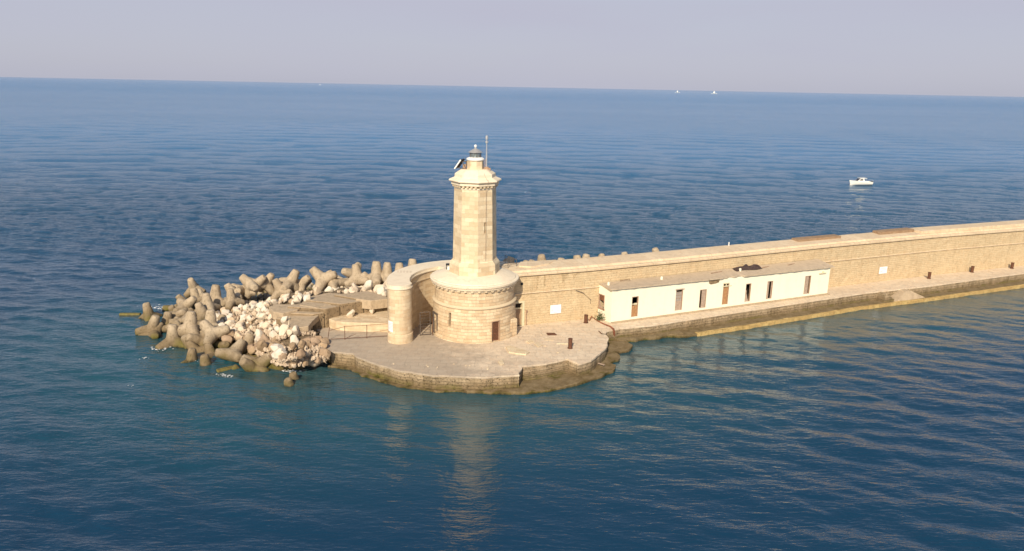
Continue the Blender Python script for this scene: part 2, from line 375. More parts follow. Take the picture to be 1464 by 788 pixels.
# ------------------------------------------------------------------ quay, platform, ledges
EDGE=interp([(9,4.35),(14,4.75),(21,4.3),(35,3.6),(48,3.0),(59,3.35),(80,3.0),(125,3.6)])
LEDG=interp([(16,5.5),(17.6,6.1),(20,6.25),(35,5.6),(46,5.0),(57,5.2),(77,5.0),(125,5.6)])
plat=[(-18.69,69.92),(-17.37,67.37),(-15.11,66.92),(-13.78,65.3),(-12.14,64.21),(-10.11,62.83),(-6.83,61.83),(-2.45,61.62),(0.8,62.30),(1.01,64.45),(3.3,65.3),(5.4,66.55),(6.4,65.21),(8.08,66.87),(9.51,69.9),(10.03,72.46),(10.04,75.2)]
def wob(p,a=.05,f=1.3):
    return p+Vector((noise.noise(p*f)*a,noise.noise(p*f+Vector((7,3,1)))*a,0))
def dens(poly,step=.5):
    out=[]
    for i in range(len(poly)-1):
        a,b=Vector(poly[i]),Vector(poly[i+1]);n=max(1,int((b-a).length/step))
        for k in range(n): out.append(a+(b-a)*k/n)
    out.append(Vector(poly[-1]));return out
def v3(p,z=0): return Vector((p[0],p[1],z))
pe=[wob(wob(v3(p),.18,.9),.05,2.7) for p in dens([Vector(p) for p in plat],.3)]
qs=list(np.arange(10.,122.,1.))
qe=[wob(W(s,EDGE(s),0),.10,.7) for s in qs]
back=[W(122,-.5,0),W(0,-1.5,0),v3((-3.9,76.5)),v3((-12,76)),v3((-18.5,78)),v3((-20.5,74))]
m=MB();m.prism([(p.x,p.y) for p in pe+qe+back],-2.5,QZ-.16)
# coping course, very slightly proud, forms the top
def off(p,d,c): 
    v=Vector((p.x-c[0],p.y-c[1],0)).normalized();return p+v*d
top=pe+qe+back
m2=MB();m2.prism([(p.x,p.y) for p in [off(p,.07,(-3.9,74.8)) for p in pe]+[wob(W(s,EDGE(s)+.07,0),.12,.9) for s in qs]+back],QZ-.16,QZ)
o=m.build('quay_wall_base',M['quayw']);o.name='quay';tag(o,'weathered stone quay below lighthouse and along the mole',kind='structure')
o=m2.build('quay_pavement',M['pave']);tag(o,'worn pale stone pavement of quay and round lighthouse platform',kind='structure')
# stepped courses on the right half of the platform
for k,(dz,d) in enumerate(((.42,.16),(.78,.36),(1.05,.6))):
    q=[off(v3(p),d-1.6 if False else d,(-3.9,74.8)) for p in [(1.1,64.4),(2.2,64.75),(3.3,65.3),(5.4,66.55),(6.0,66.9)]]
    m=MB();m.prism([(p.x,p.y) for p in [wob(x,.08) for x in dens(q,.5)]]+[(4,70),(1,68)],-1,QZ-dz)
    o=m.build('stone_course',M['quayw']);tag(o,'exposed stone step course of the platform edge',kind='structure')
# lower ledge round the head
led=[(-4.4,61.9),(-3.86,61.25),(0.83,61.15),(3.4,61.9),(5.78,63.2),(8.2,65.2),(9.98,66.95),(10.4,68.3),(9.9,69.0),(10.9,69.9),(11.2,71.2),(10.7,72.0),(12.3,72.9),(13.0,74.2),(12.4,75.6),(14.0,77.2)]
le=[wob(v3(p),.22,1.) for p in dens([Vector(p) for p in led],.4)]
m=MB();m.prism([(p.x,p.y) for p in le]+[(10,78),(2,68),(-4,64)],-2,.27,zt=lambda p:.27+.10*noise.noise(Vector((p.x,p.y,0))*.8))
o=m.build('lower_ledge',M['ledge']);tag(o,'mossy lower stone ledge round the platform at the waterline',kind='structure')
# left foot rim
lf=[(-17.6,66.9),(-15.3,66.2),(-13.9,64.7),(-12.1,63.6),(-10.1,62.35),(-6.9,61.5),(-4.0,61.35)]
m=MB();m.prism([(p.x,p.y) for p in [wob(v3(p),.25,1.) for p in dens([Vector(p) for p in lf],.4)]]+[(-4,63),(-12,67),(-17,69)],-2,.16)
o=m.build('lower_footing',M['ledge']);tag(o,'algae stained footing under the left of the platform',kind='structure')
ls=list(np.arange(16.,122.,.8))
m=MB();m.prism([(p.x,p.y) for p in [wob(W(s,LEDG(s)+(0 if s>18 else -.0),0),.14,.6) for s in ls]+[W(122,1,0),W(15,1,0)]],-2,.30)
o=m.build('quay_ledge',M['ledge']);tag(o,'brown lower ledge with ochre lip along the quay',kind='structure')
m=MB();m.prism([(p.x,p.y) for p in [wob(W(s,5.2+.9*sin((s-10)/6*pi*.5)*0+.25*noise.noise(Vector((s,0,0)))+.05*(s-10),0),.2,1.) for s in np.arange(9.5,18.,.5)]+[W(18,3,0),W(9,3,0)]],-2,.42)
o=m.build('mossy_footing',M['ledge']);tag(o,'green mossy footing beside the corner of the quay',kind='structure')

m=MB();k=list(np.arange(19.,122.,.6))
m.prism([(p.x,p.y) for p in [wob(W(s,LEDG(s)+.06,0),.14,.6) for s in k]+[wob(W(s,LEDG(s)-.40,0),.14,.6) for s in k[::-1]]],-.6,.38,zt=lambda p:.37+.05*noise.noise(p*1.5))
o=m.build('quay_ledge_lip',M['lip']);tag(o,'ochre worn stone lip along outer edge of quay ledge',kind='structure')
# boat steps notch and the triangular lump on the quay side
bs=empty('landing_steps',W(53.5,3.4,.3),'short broken stone steps and pale triangular ramp on quay side near second sign','steps')
m=MB()
for k in range(4):
    m.prism([(p.x,p.y) for p in (W(50.2+k*.45,2.6,0),W(50.2+k*.45,4.25,0),W(50.65+k*.45,4.25,0),W(50.65+k*.45,2.6,0))],.25,1.42-k*.28)
m.build('step',M['quayw'],bs)
m=MB();A,B,Cc,D,T,U=W(51.9,3.2,.3),W(51.9,4.75,.3),W(57.6,4.45,.3),W(57.6,3.2,.3),W(54.2,3.2,1.44),W(55.0,3.2,1.44)
T2,U2=W(54.0,4.1,1.35),W(55.2,4.0,1.35)
m.face([B,Cc,U2,T2]);m.face([A,B,T2,T]);m.face([Cc,D,U,U2]);m.face([T,T2,U2,U])
m.build('ramp',M['conc'],bs)

# ------------------------------------------------------------------ the mole wall
def s_at(px,n,z):
    lo,hi=-4.,130.
    for _ in range(50):
        mid=(lo+hi)/2
        if proj(W(mid,n+bow(mid),z))[0]<px: lo=mid
        else: hi=mid
    return lo
mw=empty('mole_wall',W(40,-1.5,QZ),'long ochre stone wall of the mole running right behind the low house','wall')
TOPZ=7.32
def Pw(u,v,d): 
    rough=.05*noise.noise(Vector((u*.8,v*1.3,0)))
    return W(u,bow(u)-d+rough-(v-QZ)*.012,v)
dW=(s_at(735.5,0,3),s_at(746.5,0,3))
holes=[(-.55,dW[1],QZ,4.15,.5)]
us=list(np.arange(-1.5,122,.75)); m=MB();m.shell(Pw,us,[QZ,2.4,3.3,4.2,5.05,5.9,6.6,TOPZ-.25],holes,back=(0,))
m.build('wall_face',M['wall'],mw,merge=True)
WD=3.25
cap=[(.02,TOPZ-.25),(.16,TOPZ-.25),(.18,TOPZ-.05),(.12,TOPZ),(-.35,TOPZ+.03),(-.42,TOPZ+.25),(-WD+.5,TOPZ+.42),(-WD,TOPZ+.40),(-WD,-1.)]
m=MB();L=0
usb=list(np.arange(-1.5,122,.9))
for a,b in zip(usb,usb[1:]):
    vv=0
    for (n0,z0),(n1,z1) in zip(cap,cap[1:]):
        dl=hypot(n1-n0,z1-z0)
        def jz(s,n,z): return .035*noise.noise(Vector((s*.7,n,3))) if z>TOPZ+.1 else 0
        m.face([W(a,bow(a)+n0,z0+jz(a,n0,z0)),W(b,bow(b)+n0,z0+jz(b,n0,z0)),W(b,bow(b)+n1,z1+jz(b,n1,z1)),W(a,bow(a)+n1,z1+jz(a,n1,z1))],[(a,vv),(b,vv),(b,vv+dl),(a,vv+dl)]);vv+=dl
m.face([W(usb[-1],bow(usb[-1])+n,z) for n,z in cap]+[W(usb[-1],bow(usb[-1]),-1)])
m.build('coping',M['cope'],mw)
m=MB();sc=[(-.02,5.05),(.08,5.06),(.11,5.13),(.07,5.17),(-.02,5.18)]
for a,b in zip(usb,usb[1:]):
    for (n0,z0),(n1,z1) in zip(sc,sc[1:]):
        m.face([W(a,bow(a)+n0,z0),W(b,bow(b)+n0,z0),W(b,bow(b)+n1,z1),W(a,bow(a)+n1,z1)])
m.build('string_course',M['cope'],mw)
# brown brick upstands on the crest
for a,b,h in ((s_at(1136,-2.4,7.7),s_at(1197,-2.4,7.7),.42),(s_at(1252,-2.4,7.7),s_at(1301,-2.4,7.7),.52)):
    m=MB();k=list(np.linspace(a,b,12))
    m.prism([(p.x,p.y) for p in [W(s,bow(s)-1.75,0) for s in k]+[W(s,bow(s)-3.0,0) for s in k[::-1]]],TOPZ+.25,TOPZ+.25+h)
    m.build('brick_upstand',M['brick'],mw,bevel=.05)
a,b=s_at(1301,-2.4,7.8),121
m=MB();k=list(np.linspace(a+.3,b,50))
m.prism([(p.x,p.y) for p in [W(s,bow(s)-.75,0) for s in k]+[W(s,bow(s)-3.2,0) for s in k[::-1]]],TOPZ+.25,TOPZ+.62);m.build('raised_coping',M['cope'],mw,bevel=.05)
for k,(sa,wd,hh) in enumerate(((2.1,.30,1.6),(2.9,.22,1.9),(5.4,.9,1.1),(6.6,.5,.8))):
    m=MB();pts=[]
    L_=[(sa+wd*(-.5+.35*noise.noise(Vector((k*3.1,z,1)))-.15*z/hh*0),TOPZ-.28-z) for z in np.linspace(0,hh,8)];R2=[(sa-wd*.5+wd*(1.+.6*noise.noise(Vector((k*5.7,z*3,4))))*(1-.85*z/hh),TOPZ-.28-z) for z in np.linspace(0,hh,8)]
    for i in range(7):
        q=[L_[i],R2[i],R2[i+1],L_[i+1]];m.face([Pw(a,b,0)+Vector((SA,-CA,0))*.02 for a,b in q][::-1])
    m.build('rain_streak',M['streak'],mw)
# door in the wall by the drum
dd=empty('wall_door',W((dW[0]+dW[1])/2,bow(0),QZ),'tan door with open dark transom in cream frame, set in mole wall beside drum','door')
def Pb(u,v,d): return W(u,bow(u)-d,v)
def pbox(m,u0_,u1_,v0_,v1_,d0,d1,Pf=Pb):
    c=[Pf(u,v,d) for u in(u0_,u1_) for v in(v0_,v1_) for d in(d0,d1)]
    for q in((0,1,3,2),(4,6,7,5),(0,4,5,1),(2,3,7,6),(0,2,6,4),(1,5,7,3)): m.face([c[i] for i in q])
    return m
m=MB();R_=dW[1];pbox(m,R_-.02,R_+.24,QZ,4.3,-.09,.2);pbox(m,-.55,R_-.02,4.08,4.3,-.09,.2);pbox(m,-.55,R_-.02,3.38,3.52,.1,.25);m.build('door_frame',M['frame'],dd)
m=MB();pbox(m,-.53,R_-.04,QZ+.02,3.38,.16,.22);m.build('door_panel',M['doort'],dd)
m=MB();pbox(m,-.5,R_-.05,3.53,4.07,.40,.44);m.build('transom_shade',M['inside_shade'],dd)  # dark sheet behind the transom, painted as shade
m=MB();pbox(m,R_+.45,R_+.55,QZ,3.1,-.06,.02);pbox(m,R_+.42,R_+.6,3.0,3.2,-.12,.02);p=m.build('downpipe',M['frameb'],None);tag(p,'thin rusty downpipe on mole wall right of tan door','pipe')

# signs on the wall
def wall_sign(x0,x1,y0,y1,label,rows):
    zc=None;s0,s1=s_at(x0,0.05,3.2),s_at(x1,.05,3.2)
    def zof(y,s):
        lo,hi=0.,8.
        for _ in range(40):
            mid=(lo+hi)/2
            if proj(W(s,bow(s)+.08,mid))[1]>y: lo=mid
            else: hi=mid
        return lo
    z1=zof(y0,(s0+s1)/2);z0=zof(y1,(s0+s1)/2)
    t=empty('notice_board',W((s0+s1)/2,bow(s0)+.05,z0),label,'sign','white notices on the walls')
    m=MB();pbox(m,s0,s1,z0,z1,-.10,-.055);m.build('panel',M['sign'],t)
    m=MB()
    for i,(a,b,c,d) in enumerate(rows): pbox(m,s0+(s1-s0)*a,s0+(s1-s0)*b,z0+(z1-z0)*c,z0+(z1-z0)*d,-.106,-.101)
    m.build('faded_print',M['pink'],t)
wall_sign(786.7,802,436,448.2,'white rectangular notice on mole wall between tan door and low house',[(.12,.2,.3,.5),(.3,.6,.12,.17),(.55,.9,.3,.34)])
wall_sign(1257,1268,381.5,391.2,'small square white notice on mole wall right of the low house',[(.15,.4,.3,.42),(.5,.85,.55,.62),(.2,.8,.75,.82)])
# small square hole and ragged conduit
m=MB();s=s_at(746,0,6);pbox(m,s-.13,s+.13,6.05,6.35,-.02,.0);o=m.build('wall_vent',M['dark']);tag(o,'tiny dark square vent high on mole wall beside drum','vent')
m=MB();s=s_at(823,0,5);m.tube([W(s,bow(s)+.1,4.98),W(s+.9,bow(s)+.12,4.6),W(s+1.9,bow(s)+.1,3.7),W(s+1.9,bow(s)+.1,3.3)],.035,6);o=m.build('cable',M['iron']);tag(o,'sagging dark cable on mole wall near left end of house','cable')
m=MB();s=s_at(1041,-3,7.6);m.tube([W(s,bow(s)-2.9,7.6),W(s,bow(s)-2.9,8.2)],.07,8);o=m.build('marker_post',M['white'],smooth=True);tag(o,'tiny white post on the wall crest above the low house','post')
# broken slab wedge on the crest next to the tower terrace
m=MB();m.prism([(p.x,p.y) for p in (W(1.5,-3.3,0),W(5.8,-3.0,0),W(4.2,-1.6,0),W(1.8,-.9,0),W(.6,-1.6,0))],7.3,7.9,zt=lambda p:7.78+.05*noise.noise(p));o=m.build('broken_slab',M['cope']);tag(o,'flat broken pale slab on wall crest right of the tower','slab')

# ------------------------------------------------------------------ ring wall with rounded end
RC=(-4.2,73.3);RO,RI=8.5,6.25;AE=radians(199)
def arc(c,r,a0,a1,n): return [Vector((c[0]+r*cos(a0+(a1-a0)*k/n),c[1]+r*sin(a0+(a1-a0)*k/n),0)) for k in range(n+1)]
ecx,ecy=RC[0]+(RO+RI)/2*cos(AE),RC[1]+(RO+RI)/2*sin(AE)
def ringpoly(g):
    outer=arc(RC,RO+g,radians(64),AE,44)
    endc=arc((ecx,ecy),(RO-RI)/2+.08+g,AE,AE+pi,16)[1:-1]
    inner=arc(RC,RI-g,AE,radians(128),22)
    return outer+endc+inner+[v3((-7.0,77.2)),v3((-3.9,75.2)),W(-1.45,-.3,0),W(-1.45,-3.2,0)]
rw=empty('curved_wall',(-10.9,71,QZ),'tall curved stone wall with rounded end wrapping behind the lighthouse drum','wall')
m=MB();m.prism([(p.x,p.y) for p in ringpoly(0)],QZ-.3,7.12,top=False);m.build('wall_face',M['ring'],rw,smooth=True)
m=MB();m.prism([(p.x,p.y) for p in ringpoly(.1)],7.10,7.22,bottom=True);m.prism([(p.x,p.y) for p in ringpoly(.02)],7.22,7.5);m.build('coping',M['lit_top'],rw,bevel=.05)
m=MB();g=arc(RC,RI-.02,AE-.1,radians(130),24)
for z0,z1,g_ in((6.35,6.47,.07),):
    a=arc(RC,RI-.07,AE-.02,radians(128),24);b=arc(RC,RI+.02,AE-.02,radians(128),24)
    m.prism([(p.x,p.y) for p in a+b[::-1]],z0,z1,bottom=True)
m.build('moulding',M['trim'],rw)
m=MB();m.prism([(p.x,p.y) for p in arc((ecx,ecy),(RO-RI)/2+.16,AE-.35,AE+pi+.25,20)],QZ-.1,QZ+.95);m.build('plinth',M['ring'],rw,smooth=True,bevel=.05)
# paper notice on the turret
def turret_pt(a,z,d=0): return Vector((ecx+((RO-RI)/2+.085+d)*cos(a),ecy+((RO-RI)/2+.085+d)*sin(a),z))
nt=empty('paper_notice',turret_pt(radians(225),3.2),'pale paper notice on rounded end of curved wall beside the railing','sign','white notices on the walls')
m=MB();aa=np.linspace(radians(208),radians(243),6)
for a,b in zip(aa,aa[1:]): m.face([turret_pt(a,2.75,.02),turret_pt(b,2.65,.02),turret_pt(b,3.75,.02),turret_pt(a,3.85,.02)])
m.build('panel',M['sign'],nt)
m=MB()
for z in (2.95,3.1,3.25,3.4,3.55): 
    for a,b in zip(aa[1:-1],aa[2:]): m.face([turret_pt(a,z,.027),turret_pt(b,z-.01,.027),turret_pt(b,z+.05,.027),turret_pt(a,z+.06,.027)])
m.build('faded_print',M['pink'],nt)
# faint painted lines on top of the ring
pl_=empty('painted_marking',(-11.4,75.5,7.5),'two faint rows of dark painted dashes on top of curved wall','marking')
for k,(ya,xx) in enumerate(((0,-12.0),(.45,-12.05))):
    for j in range(5): MB().box((xx+j*.33,75.3+ya,7.504),(.22,.10,.006)).build('dash',M['frameb'],pl_)

# ------------------------------------------------------------------ lighthouse
TC=(-3.9,74.8)
lh=empty('lighthouse',(TC[0],TC[1],QZ),'pale stone lighthouse with octagonal tower standing on a round drum','lighthouse')
CX=Vector((TC[0],TC[1],0))
def drr(z): return float(np.interp(z,[1.5,2.05,2.06,3.4,4.95,5.2,6.7],[4.53,4.50,4.42,4.36,4.28,4.15,4.15]))
def Pd(u,v,d):
    a=u/4.3-pi/2; r=drr(v)-d+ (.028 if (int((v-1.5)/.33)%2==0) else 0)*(1 if v<5 else .3)
    return Vector((TC[0]+r*cos(a),TC[1]+r*sin(a),v))
def ua(px,z=2.5):
    lo,hi=-4.3*1.45,4.3*1.45
    for _ in range(40):
        mid=(lo+hi)/2
        if proj(Pd(mid,z,0))[0]<px: lo=mid
        else: hi=mid
    return lo
dr=(ua(702.5),ua(714.5),QZ+.02,3.68,.30)
sl=(ua(641.2,3.6),ua(644.6,3.6),3.0,4.45,.55)
gt=(ua(620.0),ua(625.5),QZ+.05,3.9,.7)
m=MB();m.shell(Pd,list(np.linspace(-4.3*pi,4.3*pi,97)),[1.2,1.5,1.83,2.05,2.06,2.49,2.82,3.15,3.48,3.81,4.14,4.47,4.8,5.0,5.2,5.6,6.0,6.4,6.75],[dr,sl,gt],back=(0,1,2))
m.build('drum',M['drum'],lh)
m=MB();m.lathe(CX,[(4.28,4.95),(4.40,4.98),(4.42,5.08),(4.34,5.14),(4.15,5.24)],96);m.build('band_moulding',M['trim'],lh,smooth=True)
m=MB();m.lathe(CX,[(4.1,6.86),(4.44,6.90),(4.50,7.02),(4.42,7.08),(4.60,7.16),(4.64,7.36),(4.58,7.42),(4.32,7.44),(4.28,7.52),(3.2,7.90),(2.0,7.98)],96)
m.lathe(CX,[(4.14,6.70),(4.24,6.72),(4.24,6.80),(4.1,6.87)],96);m.build('drum_cornice',M['lit_top'],lh,smooth=True)
for k in range(40):
    a=2*pi*k/40;R=Matrix.Rotation(a,3,'Z');MB().box(CX+R@Vector((4.26,0,6.80)),(.30,.26,.16),R).build('corbel',M['trim'],lh)
# drum door
m=MB()
def Pdd(u,v,d):
    a=u/4.3-pi/2;r=4.45-d;return Vector((TC[0]+r*cos(a),TC[1]+r*sin(a),v))
pbox(m,dr[0]+.09,dr[1]-.07,QZ+.04,3.6,.2,.27,Pdd);dp=m.build('door',M['door'],lh)
m=MB()
for v0,v1 in((1.75,2.25),(2.38,2.85),(2.98,3.42)):
    w=(dr[1]-dr[0]);pbox(m,dr[0]+.18,dr[0]+w/2-.03,v0,v1,.17,.2,Pdd);pbox(m,dr[0]+w/2+.03,dr[1]-.16,v0,v1,.17,.2,Pdd)
m.build('door_panels',M['rust'],dp)
m=MB();pbox(m,dr[0],dr[0]+.09,QZ+.02,3.68,.03,.27,Pdd);pbox(m,dr[1]-.07,dr[1],QZ+.02,3.68,.03,.27,Pdd);pbox(m,dr[0]+.09,dr[1]-.07,3.6,3.68,.03,.27,Pdd);m.build('door_frame',M['frameb'],lh)
m=MB();pbox(m,sl[0]+.02,sl[1]-.02,sl[2]+.02,sl[3]-.02,.4,.45,Pdd);m.build('slit_shade',M['inside_shade'],lh)  # dark sheet in the drum slit, its shade put into the colour
m=MB();pbox(m,gt[0]+.02,gt[1]-.02,gt[2],gt[3]-.02,.45,.5,Pdd);m.build('side_door',M['doorp'],lh)
m=MB();pbox(m,gt[0]-.04,gt[0]+.06,gt[2],gt[3],-.05,.1,Pdd);pbox(m,gt[1]-.06,gt[1]+.04,gt[2],gt[3],-.05,.1,Pdd);pbox(m,gt[0]+.06,gt[1]-.06,gt[3]-.1,gt[3],-.05,.1,Pdd);m.build('side_door_frame',M['iron'],lh)
# octagonal shaft
TH=radians(-12)
def oct(R,z,k): a=-pi/2+TH+pi/4*(k-.5);return Vector((TC[0]+R*cos(a),TC[1]+R*sin(a),z))
def octprof(m,prof):
    for (ra,za),(rb,zb) in zip(prof,prof[1:]):
        for k in range(8):
            a,b,c,d=oct(ra,za,k),oct(ra,za,k+1),oct(rb,zb,k+1),oct(rb,zb,k)
            w=(b-a).length;w2=(c-d).length;base=k*2.03
            if zb==za or abs(rb-ra)>abs(zb-za)*1.2: m.face([a,b,c,d])
            else:m.face([a,b,c,d],[(base-w/2,za),(base+w/2,za),(base+w2/2,zb),(base-w2/2,zb)])
    return m
def Rz(z): return float(np.interp(z,[9.3,16.7],[2.28,2.135]))
# facet 1 (normal 33 deg right) has the slit
m=MB()
for k in range(8):
    def Pf(u,v,d,k=k):
        a,b=oct(Rz(v),v,k),oct(Rz(v),v,k+1);c=(a+b)/2;t=(b-a).normalized();hw=(b-a).length/2
        nrm=Vector((t.y,-t.x,0)); return c+t*(u*hw)-nrm*d
    hs=[(-.10,.11,12.25,13.35,.5)] if k==1 else []
    def PfU(u,v,d,k=k,Pf=Pf): return Pf(u,v,d)
    n0=len(m.uv);m.shell(Pf,[-1,1],[9.3,16.7],hs,back=(0,))
    for i in range(n0,len(m.uv)):
        u,v=m.uv[i]
        if abs(u)<=1.0001: m.uv[i]=(k*2.03+u*.87,v)
sh_=m.build('tower_shaft',M['ashlar'],lh)
m=MB()
def Pk(u,v,d):
    a,b=oct(Rz(v),v,1),oct(Rz(v),v,2);c=(a+b)/2;t=(b-a).normalized();hw=(b-a).length/2;nrm=Vector((t.y,-t.x,0));return c+t*(u*hw)-nrm*d
pbox(m,-.09,.10,12.27,13.33,.35,.4,Pk);m.build('slit_shade',M['inside_shade'],lh)  # near-black plate painted for the shade within the tower slit
m=MB();octprof(m,[(2.66,7.8),(2.62,8.9),(2.56,9.02),(2.30,9.32),(2.2,9.34)]);m.build('tower_base',M['ashlar'],lh)
m=MB();octprof(m,[(2.10,16.55),(2.18,16.62),(2.20,16.72),(2.14,16.76)]);octprof(m,[(2.1,16.98),(2.44,17.0),(2.46,17.2),(2.40,17.22),(2.43,17.28),(2.68,17.36),(2.70,17.44),(2.62,17.54),(2.18,17.72),(2.10,17.76),(2.08,18.08),(1.98,18.14),(1.48,18.46),(1.40,18.50),(0.1,18.52)])
m.build('tower_cornice',M['lit_top'],lh,bevel=.02)
for k in range(8):
    a,b=oct(2.2,0,k),oct(2.2,0,k+1)
    for j in range(4):
        t=(j+.5)/4 if True else 0;c=a.lerp(b,t);dirv=(b-a).normalized();R=Matrix.Rotation(atan2(dirv.y,dirv.x),3,'Z')
        MB().box((c.x,c.y,16.90),(.22,.34,.20),R).build('corbel',M['trim'],lh)
m=MB();octprof(m,[(2.13,16.68),(2.13,17.05)]);m.build('frieze',M['ashlar'],lh)
# lantern
m=MB();m.lathe(CX,[(.86,18.5),(.84,18.6),(.84,19.38)],8,a0=radians(-90-12+22.5),a1=radians(270-12+22.5));m.build('lantern_pedestal',M['ashlar'],lh)
m=MB();m.lathe(CX,[(.80,19.36),(.90,19.40),(.92,19.5),(.86,19.58),(.66,19.68),(.3,19.70),(0,19.70)],32);m.build('gallery_disc',M['white'],lh,smooth=True)
m=MB();m.lathe(CX,[(.56,19.68),(.56,20.14)],24);g=m.build('lantern_glass',M['glass'],lh,smooth=True)
m=MB()
for k in range(10):
    a=2*pi*k/10;m.tube([CX+Vector((.57*cos(a),.57*sin(a),19.68)),CX+Vector((.57*cos(a+.25),.57*sin(a+.25),20.14))],.022,5)
    m.tube([CX+Vector((.57*cos(a),.57*sin(a),19.68)),CX+Vector((.57*cos(a-.25),.57*sin(a-.25),20.14))],.022,5)
m.build('lantern_bars',M['iron'],lh)
m=MB();m.lathe(CX,[(0,19.7),(.2,19.72),(.24,19.9),(.2,20.08),(0,20.1)],16);m.build('lamp_lens',M['alu'],lh,smooth=True)
m=MB();m.lathe(CX,[(.55,20.12),(.70,20.13),(.72,20.17),(.45,20.36),(.16,20.52),(.09,20.60),(.07,20.64)],32);m.build('lantern_roof',M['greyroof'],lh,smooth=True)
m=MB();m.lathe(CX,[(.06,20.62),(.13,20.68),(.15,20.78),(.12,20.88),(.05,20.92),(0,20.94)],16);m.build('finial',M['white'],lh,smooth=True)
# antenna mast
ax=CX+Vector((1.12,-.1,18.5))
am=empty('antenna_mast',ax,'thin antenna mast beside the lighthouse lantern','antenna')
m=MB();m.tube([ax,ax+Vector((0,0,1.7))],.07,8);m.tube([ax+Vector((0,0,1.7)),ax+Vector((0,0,3.2))],.055,8);m.build('pole',M['alu'],am,smooth=True)
m=MB();m.tube([ax+Vector((0,0,z)) for z in(2.55,2.62,2.75,2.82)],[.06,.15,.15,.06],10);m.tube([ax+Vector((0,0,z)) for z in(2.9,2.95,3.1,3.3,3.36)],[.06,.13,.14,.13,.03],10);m.build('antenna_head',M['alu'],am,smooth=True)
m=MB();m.box(ax+Vector((0,0,.12)),(.42,.34,.25));m.box(ax+Vector((.32,0,.05)),(.2,.2,.18));m.tube([ax+Vector((-.22,0,.9)),ax,],.02,5);m.tube([ax+Vector((-.28,0,.1)),ax+Vector((-.02,0,1.3))],.022,5);m.build('bracket',M['frameb'],am)
# solar panel on the left
sp=CX+Vector((-1.40,0,18.55))
so=empty('solar_panel',sp,'tilted solar panel seen from behind beside the lantern pedestal','solar panel')
def tri_box(m,o,u,v,w):
    c=[o+u*a+v*b+w*d for a in(0,1) for b in(0,1) for d in(0,1)]
    for q in((0,1,3,2),(4,6,7,5),(0,4,5,1),(2,3,7,6),(0,2,6,4),(1,5,7,3)): m.face([c[i] for i in q])
u_=Vector((.62,0,.90));v_=Vector((.32,1.25,0));w_=u_.cross(v_).normalized();  w_=w_ if w_.x<0 else -w_
o_=sp+Vector((-.62,-.55,-.03))
m=MB();tri_box(m,o_+w_*.05,u_,v_,w_*.03);m.build('cells',M['cells'],so)
m=MB();tri_box(m,o_,u_,v_,w_*.046);m.build('backing',M['black'],so)
m=MB();e=.06;tri_box(m,o_-v_.normalized()*e-w_*.02,u_,v_.normalized()*e,w_*.12);m.build('frame_edge',M['white'],so);m=MB();tri_box(m,o_+v_-w_*.02,u_,v_.normalized()*e,w_*.12);m.build('frame_edge',M['white'],so)
m=MB();m.tube([o_+u_*.9+v_*.2,CX+Vector((-.85,-.4,18.5))],.045,6);m.tube([o_+u_*.8+v_*.5,CX+Vector((-.8,0,19.2))],.045,6);m.tube([o_+u_*.15+v_*.2,CX+Vector((-.95,-.4,18.5))],.045,6);m.build('strut',M['iron'],so)
MB().box(CX+Vector((-1.08,-.1,18.72)),(.34,.4,.46)).build('control_box',M['frameb'],so);MB().box(CX+Vector((-.88,.15,19.0)),(.16,.3,.5)).build('junction_box',M['iron'],so)
# thin cable down the cornice
m=MB();q=-pi/2+radians(33);m.tube([ax+Vector((.1,-.2,0)),CX+Vector((1.75*cos(q),1.9*sin(q),18.15)),CX+Vector((2.2*cos(q),2.2*sin(q),17.72)),CX+Vector((2.55*cos(q),2.55*sin(q),17.56)),CX+Vector((2.60*cos(q),2.60*sin(q),17.25)),CX+Vector((2.14*cos(q),2.14*sin(q),16.6)),CX+Vector((2.2*cos(q),2.2*sin(q),9.4))],.016,5);o=m.build('cable',M['frameb']);tag(o,'thin cable running down tower from the antenna mast','cable')
# tank, railing on the terrace
tp=at(642,391.5,7.45)
tk=empty('gas_cylinder',tp,'small white cylinder in a dark stand at left foot of the tower','cylinder')
m=MB();m.tube([tp+Vector((0,0,z)) for z in(.08,.12,.72,.8)],[.12,.19,.19,.1],12);m.build('bottle',M['white'],tk,smooth=True)
m=MB();m.box(tp+Vector((0,0,.04)),(.6,.3,.07));m.box(tp+Vector((-.27,.05,.55)),(.07,.1,1.05));m.box(tp+Vector((-.12,.05,1.0)),(.4,.35,.16));m.build('stand',M['dark'],tk)
A=at(713.5,388,7.5);B=at(738.5,383,7.5);Cq=at(722,376.5,7.5)
rl=empty('terrace_railing',B,'low dark metal railing on terrace at right foot of the tower','railing')
for p in(A,A.lerp(B,.5),B,B.lerp(Cq,.5),Cq): MB().tube([p,p+Vector((0,0,.95))],.03,6).build('post',M['iron'],rl)
for z in(.08,.5,.93): MB().tube([A+Vector((0,0,z)),B+Vector((0,0,z)),Cq+Vector((0,0,z))],.024,6).build('rail',M['iron'],rl)

